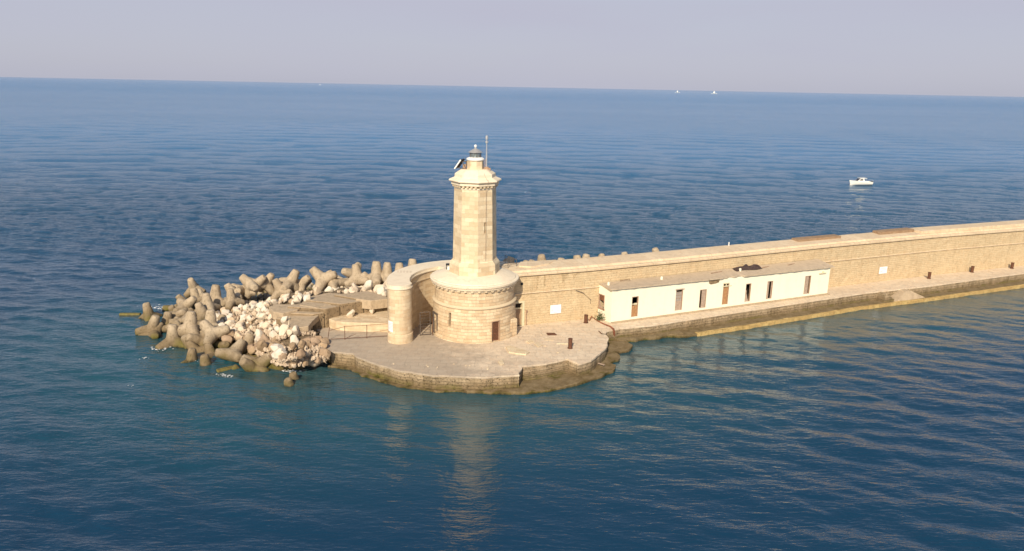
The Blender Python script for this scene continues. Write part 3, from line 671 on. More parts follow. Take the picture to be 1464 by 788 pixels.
# ------------------------------------------------------------------ fence, gates in the recess
A=Vector((-18.4,70.3,QZ));B=Vector((-12.35,71.9,QZ))
rl=empty('wire_railing',A,'thin rusty pipe railing between curved wall and the boulders','railing')
for t in(0,.27,.62,.98): 
    p=A.lerp(B,t);MB().tube([p,p+Vector((.03 if t else .25,0,1.45))],.03,6).build('post',M['rust'],rl)
m=MB();m.tube([A+Vector((.25,0,1.1)),A.lerp(B,.27)+Vector((0,0,1.38)),B+Vector((0,0,1.4))],.022,6);m.tube([A+Vector((0,0,.15)),B+Vector((0,0,.12))],.03,6);m.tube([A.lerp(B,.27)+Vector((0,0,.1)),A.lerp(B,.45)+Vector((0,0,.55))],.022,6);m.build('rails',M['rust'],rl)
def gate(p0,p1,h,label,nb):
    g=empty('metal_gate',p0,label,'gate');m=MB()
    m.tube([p0,p0+Vector((0,0,h))],.045,6);m.tube([p1,p1+Vector((0,0,h))],.045,6)
    m.tube([p0+Vector((0,0,h)),p1+Vector((0,0,h))],.04,6);m.tube([p0+Vector((0,0,.1)),p1+Vector((0,0,.1))],.04,6);m.build('gate_frame',M['iron'],g)
    m=MB()
    for k in range(1,nb): m.tube([p0.lerp(p1,0)+Vector((0,0,h*k/nb)),p1+Vector((0,0,h*k/nb))],.018,5)
    m.build('bars',M['iron'],g)
gate(Vector((-9.35,72.4,QZ)),Vector((-8.35,72.7,QZ)),2.5,'open iron gate leaf in the shadowed recess behind rounded wall end',8)
m=MB();p=Vector((-8.1,72.6,QZ));m.tube([p,p+Vector((0,0,1.9)),p+Vector((.35,0,1.9))],.04,6);o=m.build('bent_pipe',M['rust']);tag(o,'bent rusty pipe standing in the recess beside iron gate','pipe')

# ------------------------------------------------------------------ low house
HA,HB=W(9.98,2.53,0),W(42.73,1.72,0);HT=(HB-HA).normalized();HN=Vector((HT.y,-HT.x,0));HL=(HB-HA).length
hs=empty('low_house',HA+Vector((0,0,QZ)),'long low cream plastered house with flat roof and broken doors on the quay','house')
ZE0,ZE1=5.30,5.00   # eaves drop a little to the far end
def zev(u): return ZE0+(ZE1-ZE0)*u/HL
def Ph(u,v,d):
    vv=v if v<4.6 else v+(zev(u)-5.1)*(v-4.6)/.5
    return HA+HT*u-HN*d+Vector((0,0,vv))
def uh(px,z):
    lo,hi=-2.,HL+3
    for _ in range(40):
        mid=(lo+hi)/2
        if proj(Ph(mid,z,0))[0]<px: lo=mid
        else: hi=mid
    return lo
def vh(py,u):
    lo,hi=0.,7.
    for _ in range(40):
        mid=(lo+hi)/2
        if proj(HA+HT*u+Vector((0,0,mid)))[1]>py: lo=mid
        else: hi=mid
    return lo
DX=[(903,912.4,424,453),(965.6,975.7,413,444),(1000,1009.7,414,440.5),(1033,1041.5,405,435.5),(1065.6,1073.2,405.5,431.5),(1096.3,1104.3,402,427.5),(1150,1158.5,394.5,420.5)]
hol=[]
for x0,x1,y0,y1 in DX:
    a,b=uh(x0,3),uh(x1,3);c=(a+b)/2
    hol.append((a,b,max(QZ+.12,vh(y1,c)),min(4.62,vh(y0,c)),.28))
m=MB();m.shell(Ph,list(np.linspace(0,HL,24)),[QZ-.02,2.5,3.5,4.6,5.1],hol)
WS=HL
sideA=HA; sdir=(W(9.6,bow(9.6),0)-HA); sl_=sdir.length; sdir=sdir.normalized(); sn=Vector((-sdir.y,sdir.x,0))
if sn.dot(HT)>0: sn=-sn
def Psd(u,v,d):   # u from the wall (0) to the front corner
    return HA+sdir*(sl_-u)-sn*d+Vector((0,0,v if v<4.6 else v+(zev(0)-5.1)))
def us_(px):
    lo,hi=0.,sl_
    for _ in range(40):
        mid=(lo+hi)/2
        if proj(Psd(mid,3.5,0))[0]<px: lo=mid
        else: hi=mid
    return lo
wa,wb=us_(856),us_(864.2)
wh=(wa,wb,2.75,4.35,.28)
m.shell(Psd,[0,sl_],[QZ-.02,4.6,5.1],[wh])
e1=HB;bk=W(42.9,bow(42.9)+.02,0)
m.face([e1+Vector((0,0,QZ)),bk+Vector((0,0,QZ)),bk+Vector((0,0,5.0)),e1+Vector((0,0,5.0))])
m.build('wall',M['plaster'],hs)
# interior lining with partition walls, room shade put into its near-black colour
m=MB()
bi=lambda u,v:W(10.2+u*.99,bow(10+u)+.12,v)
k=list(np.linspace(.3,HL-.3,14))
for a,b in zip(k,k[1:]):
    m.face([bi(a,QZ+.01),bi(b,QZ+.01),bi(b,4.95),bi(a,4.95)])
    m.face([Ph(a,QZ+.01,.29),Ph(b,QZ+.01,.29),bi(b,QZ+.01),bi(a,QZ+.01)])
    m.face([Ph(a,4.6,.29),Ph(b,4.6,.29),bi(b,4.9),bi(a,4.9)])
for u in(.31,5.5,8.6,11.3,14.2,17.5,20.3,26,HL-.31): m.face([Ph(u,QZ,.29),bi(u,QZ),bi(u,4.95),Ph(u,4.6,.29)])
m.build('interior',M['inside_shade'],hs)
def rise(u): return .06+.42*max(0,min(1,u/HL))**.7
# roof slab, ragged edge
m=MB();fr=[];bkp=[]
for u in np.linspace(-.35,HL+.45,90):
    rag=.10*noise.noise(Vector((u*1.3,0,0)))+(.0 if not(15.2<u<18.4) else -.32*abs(sin(u*2.2)))
    fr.append((Ph(u,0,-.26-rag),zev(u)))
    s=10.0+u*.985;bkp.append(W(max(s,9.2),bow(s)+.02,0))
nn=len(fr)
for i in range(nn-1):
    a,za=fr[i];b,zb=fr[i+1];c,d=bkp[i+1],bkp[i]
    t=.15;r1_=rise(HL*i/nn);r2_=rise(HL*(i+1)/nn)
    m.face([v3(a,za),v3(b,zb),v3(b,zb+t),v3(a,za+t)]);m.face([v3(a,za+t),v3(b,zb+t),v3(c,zb+t+r2_),v3(d,za+t+r1_)]);m.face([v3(a,za),v3(d,za),v3(c,zb),v3(b,zb)])
a,za=fr[0];d=bkp[0];m.face([v3(a,za),v3(a,za+.15),v3(d,za+.15+rise(0)),v3(d,za)])
a,za=fr[-1];d=bkp[-1];m.face([v3(a,za),v3(d,za),v3(d,za+.15+rise(HL)),v3(a,za+.15)])
def roofpt(px,fr_):
    u=uh(px,5.2);p=Ph(u,0,0);s_=(p.x-OX)*CA+(p.y-OY)*SA;n_=(p.x-OX)*SA-(p.y-OY)*CA
    w_=(n_-bow(s_))*fr_;q=W(s_,n_-w_,0);return Vector((q.x,q.y,zev(u)+.15+rise(u)*fr_))
m.build('roof',M['roofc'],hs)
# doors
def leaf(m,u0_,u1_,v0_,v1_,d0,d1): return pbox(m,u0_,u1_,v0_,v1_,d0,d1,Ph)
specs=['board','pale','half','orange','open','halfr','shut']
labs=['boarded brown door under open dark transom','pale glazed door with small panes','half open pale door leaf','orange brown door under broken lintel','empty doorway with broken pale debris','door standing half open','grey shutters with dark gap']
for h,sp_,lb in zip(hol,specs,labs):
    a,b,c,d,_=h;w=b-a
    m=MB();leaf(m,a+.001,a+.07,c,d,.02,.2);leaf(m,b-.07,b-.001,c,d,.02,.2);leaf(m,a+.07,b-.07,d-.08,d-.001,.02,.2);fo=m.build('door_frame',M['frameb'],hs)
    m=MB()
    if sp_=='board': leaf(m,a+.08,a+w*.5-.01,c+.01,c+(d-c)*.55,.1,.16);leaf(m,a+w*.5+.01,b-.08,c+.01,c+(d-c)*.55,.1,.16);m.build('door',M['dooro'],hs)['label']=lb;m=MB();leaf(m,a+.08,b-.08,c+(d-c)*.6,c+(d-c)*.64,.08,.16);leaf(m,a+w*.45,b-.1,c+(d-c)*.56,c+(d-c)*.66,.12,.15);m.build('transom_bar',M['frame'],hs)
    elif sp_=='pale':
        leaf(m,a+.08,b-.08,c+.01,c+(d-c)*.42,.1,.16)
        for q in(0,.25,.5,.75,1): leaf(m,a+.08+(w-.2)*q,a+.12+(w-.2)*q,c+(d-c)*.42,c+(d-c)*.83,.1,.15)
        for q in(.55,.69,.83): leaf(m,a+.08,b-.08,c+(d-c)*q,c+(d-c)*q+.05,.1,.15)
        leaf(m,a-.1,b+.15,d-.12,d-.02,-.05,.06)
        m.build('door',M['doorp'],hs)['label']=lb
        m=MB();leaf(m,a+.08,b-.08,c+(d-c)*.42,c+(d-c)*.83,.17,.18);m.build('pane',M['alu'],hs)
    elif sp_=='half': leaf(m,a+w*.36,b-.08,c+.01,d-.1,.08,.14);leaf(m,a+w*.40,b-.16,c+.3,c+1.,.05,.08);m.build('door',M['doorp'],hs)['label']=lb
    elif sp_=='orange':
        leaf(m,a+.08,b-.08,c+.01,d-.38,.12,.18);m.build('door',M['dooro'],hs)['label']=lb
        m=MB();leaf(m,a-.15,b+.35,d-.42,d-.32,-.03,.12);leaf(m,a-.05,a+w*.9,d-.06,d+.06,-.04,.1);leaf(m,a+w*.45,a+w*.55,d-.32,d-.06,.0,.1);m.build('broken_lintel',M['frame'],hs)
    elif sp_=='open':
        P0=[(a+.05,c),(b-.1,c),(b-.25,c+.25),(a+w*.55,c+.55),(a+w*.4,c+1.0),(a+.3,c+.75),(a+.25,c+1.45),(a+.07,c+1.5)]
        m.face([Ph(u,v,.1) for u,v in P0]);m.face([Ph(u,v,.16) for u,v in P0[::-1]]);m.build('broken_board',M['doorp'],hs)['label']=lb
    elif sp_=='halfr': leaf(m,a+.08,a+w*.42,c+.01,d-.1,.08,.14);leaf(m,b-.18,b-.08,c,d-.1,.08,.14);m.build('door',M['doorp'],hs)['label']=lb
    else: leaf(m,a+.08,a+w*.72,c+.01,d-.1,.08,.14);leaf(m,a+.15,a+w*.65,c+1.0,d-.25,.05,.08);m.build('door',M['doorp'],hs)['label']=lb
# side window
def leafs(m,*q): return pbox(m,*q,Psd)
m=MB();leafs(m,wa,wa+.1,2.75,4.35,-.03,.12);leafs(m,wb-.1,wb,2.75,4.35,-.03,.12);leafs(m,wa+.1,wb-.1,4.25,4.35,-.03,.12);leafs(m,wa-.1,wb+.1,2.62,2.76,-.08,.12);wo=m.build('window_frame',M['frameb'],hs)
m=MB();leafs(m,wa+.1,wb-.1,3.65,4.25,.06,.1);m.build('shutter',M['door'],hs)
m=MB();P0=[(wa+.1,2.76),(wb-.1,2.76),(wb-.1,2.85),(wb-.3,3.0),(wa+.35,2.95),(wa+.2,3.4),(wa+.1,3.5)];m.face([Psd(u,v,.05) for u,v in P0]);m.build('broken_sill_board',M['doorp'],hs)
# exposed masonry patch under the eaves, small bracket at the far end
m=MB();a,b=uh(1013.5,4.8),uh(1029,4.8);P0=[(a,zev(a)-.02),(b,zev(a)-.02),(b-.1,4.72),(b-.6,4.62),(a+.3,4.58),(a,4.75)]
m.face([HA+HT*u-HN*(-.012)+Vector((0,0,v)) for u,v in P0]);m.build('bare_patch',M['rough'],hs)
m=MB();a=uh(1176,4.6);leaf(m,a-.6,a+.5,4.35,4.43,-.2,0.);leaf(m,a-.1,a+.2,4.43,4.6,-.12,0.);o=m.build('wall_lamp_bracket',M['frame'],hs)
# step-out kerb under the house
m=MB();k=list(np.linspace(-.0,HL,30));m.prism([(p.x,p.y) for p in [HA+HT*u+HN*(.45+.05*noise.noise(Vector((u,0,0)))) for u in k]+[HA+HT*u-HN*.05 for u in k[::-1]]],QZ,QZ+.09);m.build('plinth',M['conc'],hs)
# things on the roof
def rz_(u): return zev(u)+.17
def onroof(px,py):
    p=at(px,py,5.35);return p
tarp=MB();c=roofpt(1080,.72);nx,ny=26,8
tp_=[[None]*(ny+1) for _ in range(nx+1)]
for i in range(nx+1):
    for j in range(ny+1):
        u=i/nx-.5;v=j/ny-.5;env=max(0,1-(2*u)**2)*max(0,1-(2*v)**2)
        p=c+HT*(u*4.1)+HN*(v*(1.0+.3*sin(u*7)))
        z=c.z-.0+ (env**.5)*(.26+.5*max(0,noise.noise(Vector((u*5,v*4,2)))+.25*u+.2))
        tp_[i][j]=Vector((p.x,p.y,z))
for i in range(nx):
    for j in range(ny): tarp.face([tp_[i][j],tp_[i+1][j],tp_[i+1][j+1],tp_[i][j+1]])
o=tarp.build('tar_sheet',M['black']);tag(o,'crumpled dark tar sheet lying on roof of the low house','tar sheet')
def rockish(size,seed,sub=2,flat=.8):
    rs=random.Random(seed);bm=bmesh.new()
    for _ in range(20):
        v=Vector((rs.gauss(0,1),rs.gauss(0,1),rs.gauss(0,1))).normalized()*rs.uniform(.8,1.)
        bm.verts.new((v.x*size[0],v.y*size[1],v.z*size[2]))
    bmesh.ops.convex_hull(bm,input=bm.verts)
    bmesh.ops.delete(bm,geom=[v for v in bm.verts if not v.link_faces],context='VERTS')
    bmesh.ops.bevel(bm,geom=list(bm.edges),offset=.09*min(size),segments=1,affect='EDGES')
    me=bpy.data.meshes.new('rock');bm.to_mesh(me);bm.free();return me
def single(name,me,mat,loc,rot=(0,0,0),sc=1,**k):
    if not me.materials: me.materials.append(mat)
    o=bpy.data.objects.new(name,me);COL.objects.link(o);o.location=loc;o.rotation_euler=rot
    o.scale=(sc,)*3 if not isinstance(sc,tuple) else sc
    return tag(o,**k)
for i,(px,py,lb) in enumerate(((878,400.5,'small pale chimney stub on left of the house roof'),(954,393,'small pale chimney stub on the middle of house roof'),(1067,382,'short white vent pipe beside dark tar sheet'))):
    p=roofpt(px,.55);m=MB();m.tube([p+Vector((0,0,-.1)),p+Vector((0,0,.34))],[.15,.13],8);o=m.build('roof_vent',M['plaster'],smooth=True,origin=p);tag(o,lb,'vent')
p,q=roofpt(898,.8),roofpt(912,.8);m=MB();m.tube([p+Vector((0,0,.15)),q+Vector((0,0,.25)),q+Vector((.05,-.05,-.1))],.03,6);o=m.build('roof_pipe',M['rust']);tag(o,'thin bent pipe on left part of the house roof','pipe')
for px,py,px2,py2,lb in((1100,378.5,1112,376.5,'loose dark plank on roof right of the tar sheet'),(1137,385,1149,383.5,'loose pale plank on the right end of house roof'),(1026,387.5,1044,385.5,'grey plank on the middle of house roof')):
    p,q=roofpt(px,.6)+Vector((0,0,.03)),roofpt(px2,.75)+Vector((0,0,.05));m=MB();d=(q-p).normalized();R=Matrix.Rotation(atan2(d.y,d.x),3,'Z');m.box((p+q)/2,((q-p).length,.14,.05),R);o=m.build('plank',M['frameb']);tag(o,lb,'plank')

# ------------------------------------------------------------------ bollards, hose, bush, debris
BL=[(815,498,.98,'rusty bollard on the round platform between pale rubble and the sea edge'),(837.5,461.5,.88,'rusty bollard near left corner of the low house'),(1328,398.5,.90,'rusty bollard on far quay, nearest the house'),(1389.5,389.5,.90,'rusty bollard on far quay, middle of three'),(1446.5,384,.88,'rusty bollard on far quay, rightmost near picture edge')]
for px,py,h,lb in BL:
    p=at(px,py,QZ)
    t=empty('bollard',p,lb,'bollard','rusty iron bollards on the quay')
    m=MB();m.tube([p+Vector((0,0,z)) for z in(.04,h-.05,h)],[.20,.21,.17],14);m.build('post',M['rust'],t,smooth=True)
    m=MB();m.tube([p+Vector((0,0,0)),p+Vector((0,0,.05))],.27,14);m.build('base_plate',M['rust'],t)
    m=MB();m.tube([p+Vector((0,0,h-.02)),p+Vector((0,0,h+.03))],.235,14);m.build('cap',M['rust'],t)
pts=[(842.5,459.5),(845.5,456.5),(850,457),(856,461),(864,465),(872,468),(877,472)]
m=MB();m.tube([at(x,y,QZ)+Vector((0,0,.12 if i not in(1,) else .35)) for i,(x,y) in enumerate(pts)]+[at(878,475,1.2),at(878,482,.5)],[.06,.06,.06,.06,.07,.08,.11,.13,.12],8);o=m.build('hose',M['rope'],smooth=True);tag(o,'reddish hose from bollard round the house corner over quay edge','hose')
m=MB();m.tube([at(x,y,QZ)+Vector((0,0,.05)) for x,y in((856,474),(860,478),(867,478.5))],.05,6);o=m.build('mooring_ring',M['rust'],smooth=True);tag(o,'thin curved iron bar lying on platform edge near quay corner','iron bar')
pb=at(857,460,QZ)
bu=empty('weed_plant',pb,'small dusty green plant growing below the side window','plant')
m=MB();rs=random.Random(5)
for k in range(160):
    c=pb+Vector((rs.gauss(0,.22),rs.gauss(0,.16),.25+abs(rs.gauss(0,.38))));d=Vector((rs.gauss(0,1),rs.gauss(0,1),rs.gauss(0,.7))).normalized()*.12;e=d.orthogonal().normalized()*.05
    m.face([c-d,c+e,c+d,c-e])
m.build('leaves',M['leaf'],bu,merge=False)
m=MB()
for k in range(6): m.tube([pb,pb+Vector((rs.gauss(0,.2),rs.gauss(0,.12),.9+rs.random()*.3))],.012,4)
m.build('stem',M['frameb'],bu)
def slabpoly(pxs,z,th,mat,name,label,cat):
    P=[at(x,y,z) for x,y in pxs];m=MB();m.prism([(p.x,p.y) for p in P],z,z+th,bottom=True);o=m.build(name,mat,bevel=.03);return tag(o,label,cat)
slabpoly([(723,497),(730,496),(757,505),(752,508.5),(738,507),(727,505)],QZ,.17,M['ashlar'],'broken_slab','large pale broken stone slab on platform in front of drum door','slab')
slabpoly([(752,489),(760,487),(764,490),(757,492)],QZ,.12,M['ashlar'],'broken_slab','small pale slab piece behind the large broken slab','slab')
slabpoly([(763,492),(769,490),(776,494),(770,497)],QZ,.10,M['trim'],'broken_slab','pale flat fragment left of the middle platform bollard','slab')
slabpoly([(777,484),(789,484),(792,487),(780,487)],QZ,.05,M['trim'],'broken_slab','thin pale slab beside the rusty plate','slab')
slabpoly([(781,477),(793,477),(796,479.5),(783,479.8)],QZ,.10,M['rust'],'rusty_plate','flat rusty iron plate lying on the platform','plate')
slabpoly([(712,518),(718,515),(721,521),(716,523)],QZ,.12,M['ashlar'],'broken_slab','small pale stone piece near the platform front edge','slab')
p,q=at(796,492,QZ),at(821,492.6,QZ);m=MB();m.box((p+q)/2+Vector((0,0,.05)),((q-p).length,.09,.07),Matrix.Rotation(atan2((q-p).y,(q-p).x),3,'Z'));o=m.build('plank',M['frame']);tag(o,'thin pale plank lying behind the platform bollard','plank')
p,q=at(852,520,.4),at(864,523.5,.4);m=MB();m.box((p+q)/2+Vector((0,0,.12)),((q-p).length,.16,.08),Matrix.Rotation(atan2((q-p).y,(q-p).x),3,'Z'));o=m.build('plank',M['doorp']);tag(o,'pale driftwood plank stranded on the mossy ledge','plank')
m=MB();m.box(at(731.5,479.0,QZ)+Vector((0,0,.9)),(.9,.8,1.9),Matrix.Rotation(.6,3,'Z'));o=m.build('buttress_stub',M['drum'],bevel=.12);tag(o,'worn stone buttress stub against right side of the drum','buttress')
frag=[rockish((.5,.4,.22),90+i) for i in range(4)]
rs=random.Random(12);nfr=0
for k in range(46):
    # loose stones on the pavement: near drum foot, wall foot and the rim
    zone=rs.choice(['wall','mid','rim','far'])
    if zone=='wall': p=W(rs.uniform(1.5,8.5),.5+rs.random()*.9,QZ)
    elif zone=='mid': p=at(rs.uniform(745,830),rs.uniform(472,505),QZ)
    elif zone=='far': p=W(rs.uniform(44,84),.4+rs.random()*1.2,QZ)
    else: p=at(rs.uniform(560,700),rs.uniform(519,529),QZ)
    s=rs.uniform(.12,.34);o=single('loose_stone',frag[k%4],M['trim'],p+Vector((0,0,s*.1)),(rs.random()*.4,rs.random()*.4,rs.random()*6),s,
      label={'wall':'small loose stone lying at foot of mole wall near the drum','mid':'small loose stone scattered on platform between drum and bollard','far':'small loose stone on the far quay beside the bollards','rim':'small loose stone near the front rim of the platform'}[zone],cat='stone',group='loose stones '+{'wall':'at the wall foot','mid':'on the platform','far':'on the far quay','rim':'near the platform rim'}[zone])

# ------------------------------------------------------------------ stone apron, concrete blocks left of the ring
zt_=2.45
m=MB();A=[at(481,472,QZ),at(500,473.5,QZ),at(530,474.5,QZ),at(560,475,QZ)]
bb=[at(566,443,zt_),at(520,447,zt_),at(488,450,zt_),at(470,456,zt_)]
m.prism([(p.x,p.y) for p in A+bb],QZ-.1,zt_,zt=lambda p:zt_+.03*noise.noise(p))
o=m.build('terrace_wall',M['ring'],bevel=.06);tag(o,'low pale stone terrace wall between railing and concrete blocks','wall')
FB=[(561,444,2.45),(521,447.5,2.45),(487.5,453,2.35),(465.5,462.5,2.0),(448.5,470,1.6),(443.5,476,1.5)]
HT_=[3.95,3.85,3.65,3.25,2.95]
CB=Vector((-7,72,0));lbs=['rough concrete block next to curved wall, tallest of the arc','second rough concrete block from curved wall','middle rough concrete block of the arc, behind white boulder','shaded rough concrete block near the left end of arc','small dark concrete block at the left end of the arc']
for i in range(5):
    a=at(*FB[i]);b=at(*FB[i+1]);g=(b-a).normalized()*.09;a=a+g;b=b-g
    da=(v3(a)-CB).normalized();db=(v3(b)-CB).normalized();dep=4.4 if i<3 else 3.6
    P=[v3(a),v3(b),v3(b)+db*dep,v3(a)+da*dep]
    cc=sum(P,Vector((0,0,0)))/4
    m=MB();m.prism([(p.x,p.y) for p in P],.6,HT_[i],zt=lambda p,i=i,cc=cc:HT_[i]+.05*(i-2)-.035*((p-CB).length-11)-.02*(p-cc).x)
    o=m.build('concrete_block',M['rough' if True else 'conc'],bevel=.09);tag(o,lbs[i],'concrete block','arc of concrete blocks')  # sides darker than the top piece: their shade is put into the colour
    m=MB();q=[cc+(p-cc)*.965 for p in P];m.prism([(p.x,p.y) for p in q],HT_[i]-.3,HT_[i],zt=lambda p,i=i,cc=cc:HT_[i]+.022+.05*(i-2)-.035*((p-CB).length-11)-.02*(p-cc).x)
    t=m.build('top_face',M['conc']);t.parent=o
def cslab(pxs,z,th,lb,tilt=(0,0)):
    P=[at(x,y,z) for x,y in pxs];c=sum(P,Vector((0,0,0)))/len(P);m=MB()
    m.prism([(p.x,p.y) for p in P],z-th,z,zt=lambda p:z+(p.x-c.x)*tilt[0]+(p.y-c.y)*tilt[1]);o=m.build('concrete_slab',M['conc'],bevel=.07);tag(o,lb,'concrete slab')
cslab([(384,438),(395,434.5),(424,436),(434,438.5),(425,443),(404,447.5),(390,445)],3.35,.9,'flat lower concrete slab ringed by white rubble, left of the blocks',(.02,.02))
cslab([(404,452),(425,443),(447,437),(466,441),(455,452),(447,459),(441,466),(420,468.5),(406,466)],2.95,.55,'wide tan concrete slab in front of the lower slab',(.04,.02))
cslab([(428,436),(440,424),(470,418),(500,421),(490,431),(452,440)],3.6,1.2,'long tan concrete slab behind the arc of blocks',(.01,-.01))
cslab([(508,427),(522,423),(548,423),(556,427),(530,430)],4.0,1.0,'grey concrete slab behind block by curved wall',(.0,.0))

# ------------------------------------------------------------------ rubble mound under everything
CTRL=[(-18,80,3.0),(-22,80,3.0),(-26,80,2.4),(-24,84,2.7),(-19,84,3.3),(-15,84,3.4),(-14,88,2.8),(-20,88,1.8),(-26,76,2.3),(-24,72,2.0),(-22,69.5,2.1),(-22,71,2.4),(-21,67.5,1.1),(-19.5,66,.2),(-30,80,1.5),(-33,80,.5),(-29,75,1.1),(-30,72,.3),(-26.5,69.5,.6),(-25,67,-.3),(-36,78,-.9),(-39,81,-1.3),(-33,84,.3),(-30,87,.2),(-36,88,-2),(-28,92,-2),(-20,94,-1.5),(-10,95,-1),(-22,64,-1.2),(-18,64,-1.2),(-30,66,-2.2),(-38,70,-3),(-44,76,-3),(-45,86,-3.5),(-40,95,-4),(-15,62.5,-3),(-12,84,3.4),(-6,86,3.6),(0,86,3.6),(6,90,3.4),(0,94,.5),(-18,76,1.0),(-16,72,1.0),(-14,76,1.4),(-12,80,2.2)]
CT=np.array(CTRL)
def hgt(x,y):
    d2=(CT[:,0]-x)**2+(CT[:,1]-y)**2+.4;w=1/d2**1.7
    return float((w*CT[:,2]).sum()/w.sum())
xs=np.arange(-48,12,.6);ys=np.arange(60,100,.6);m=MB()
Hh=[[Vector((x,y,hgt(x,y)-.15+.3*noise.noise(Vector((x,y,0))*.9))) for y in ys] for x in xs]
def okc(x,y):
    if y<78 and x>-14: return False
    if x>-19.3 and y<75.5: return False
    if x>-17.8 and y<69: return False
    if x>-3.5 and (-(x-OX)*SA+(y-OY)*CA)<2.6: return False
    return hypot(x-RC[0],y-RC[1])>RO-.3 or y<70
for i in range(len(xs)-1):
    for j in range(len(ys)-1):
        if max(Hh[i][j].z,Hh[i+1][j+1].z)>-2.2 and okc(xs[i],ys[j]) and okc(xs[i+1],ys[j+1]): m.face([Hh[i][j],Hh[i+1][j],Hh[i+1][j+1],Hh[i][j+1]])
o=m.build('rubble_slope',M['mound']);tag(o,'rough brown rubble slope under the boulders and tetrapods',kind='structure')
# seaward slope behind the long wall
m=MB();ss=list(np.arange(6,122,1.5));nb=[-3.3,-4.5,-6,-8,-10.5,-13,-16]
zb=[5.2,5.0,4.1,2.8,1.2,-.4,-2.5]
G=[[W(s,bow(s)+n,z+.5*noise.noise(Vector((s*.4,n,0)))) for n,z in zip(nb,zb)] for s in ss]
for i in range(len(ss)-1):
    for j in range(len(nb)-1): m.face([G[i][j],G[i+1][j],G[i+1][j+1],G[i][j+1]])
o=m.build('seaward_slope',M['mound']);tag(o,'rubble slope on the sea side of the mole wall',kind='structure')

# ------------------------------------------------------------------ tetrapods
def tetra_mesh(seed,r_tip=.44,r_root=.72,L=1.84):
    dirs=[Vector((0,0,1))]+[Vector((sqrt(8)/3*cos(2*pi*k/3),sqrt(8)/3*sin(2*pi*k/3),-1/3)) for k in range(3)]
    m=MB()
    for d in dirs: m.tube([d*t for t in(-.3,.25,1.0,L-.16,L-.04,L)],[r_root,r_root,float(np.interp(1.,[.25,L],[r_root,r_tip])),r_tip+.02,r_tip-.05,r_tip-.17],20)
    me=bpy.data.meshes.new('tet_tmp');me.from_pydata(m.v,[],m.f)
    bm=bmesh.new();bm.from_mesh(me);bmesh.ops.remove_doubles(bm,verts=bm.verts,dist=.0005);bm.to_mesh(me);bm.free()
    o=bpy.data.objects.new('tet_tmp',me);COL.objects.link(o)
    md=o.modifiers.new('r','REMESH');md.mode='VOXEL';md.voxel_size=.075
    sm=o.modifiers.new('s','SMOOTH');sm.factor=.6;sm.iterations=3
    bpy.context.view_layer.update();dg=bpy.context.evaluated_depsgraph_get();ev=o.evaluated_get(dg);out=bpy.data.meshes.new_from_object(ev)
    bpy.data.objects.remove(o);bpy.data.meshes.remove(me)
    off=Vector((seed*13.1,seed*3.3,seed*7.7))
    for v in out.vertices:
        n=noise.noise(v.co*1.6+off)*.05+noise.noise(v.co*5+off)*.022
        v.co+=v.co.normalized()*n
    out.shade_smooth();out.materials.clear();out.materials.append(M['tetra']);out.name='tetrapod';return out
TM=[tetra_mesh(i) for i in range(4)]
ti=[0]
def tetrapod(c,d,sc,label,roll=None,group='concrete tetrapods round the breakwater head'):
    d=Vector(d).normalized();q=Vector((0,0,1)).rotation_difference(d)
    if roll is None: roll=random.random()*6.28
    q=Quaternion(d,roll)@q
    o=bpy.data.objects.new('tetrapod',TM[ti[0]%4]);ti[0]+=1;COL.objects.link(o)
    o.location=c;o.rotation_euler=q.to_euler();o.scale=(sc,)*3
    return tag(o,label,'tetrapod',group)
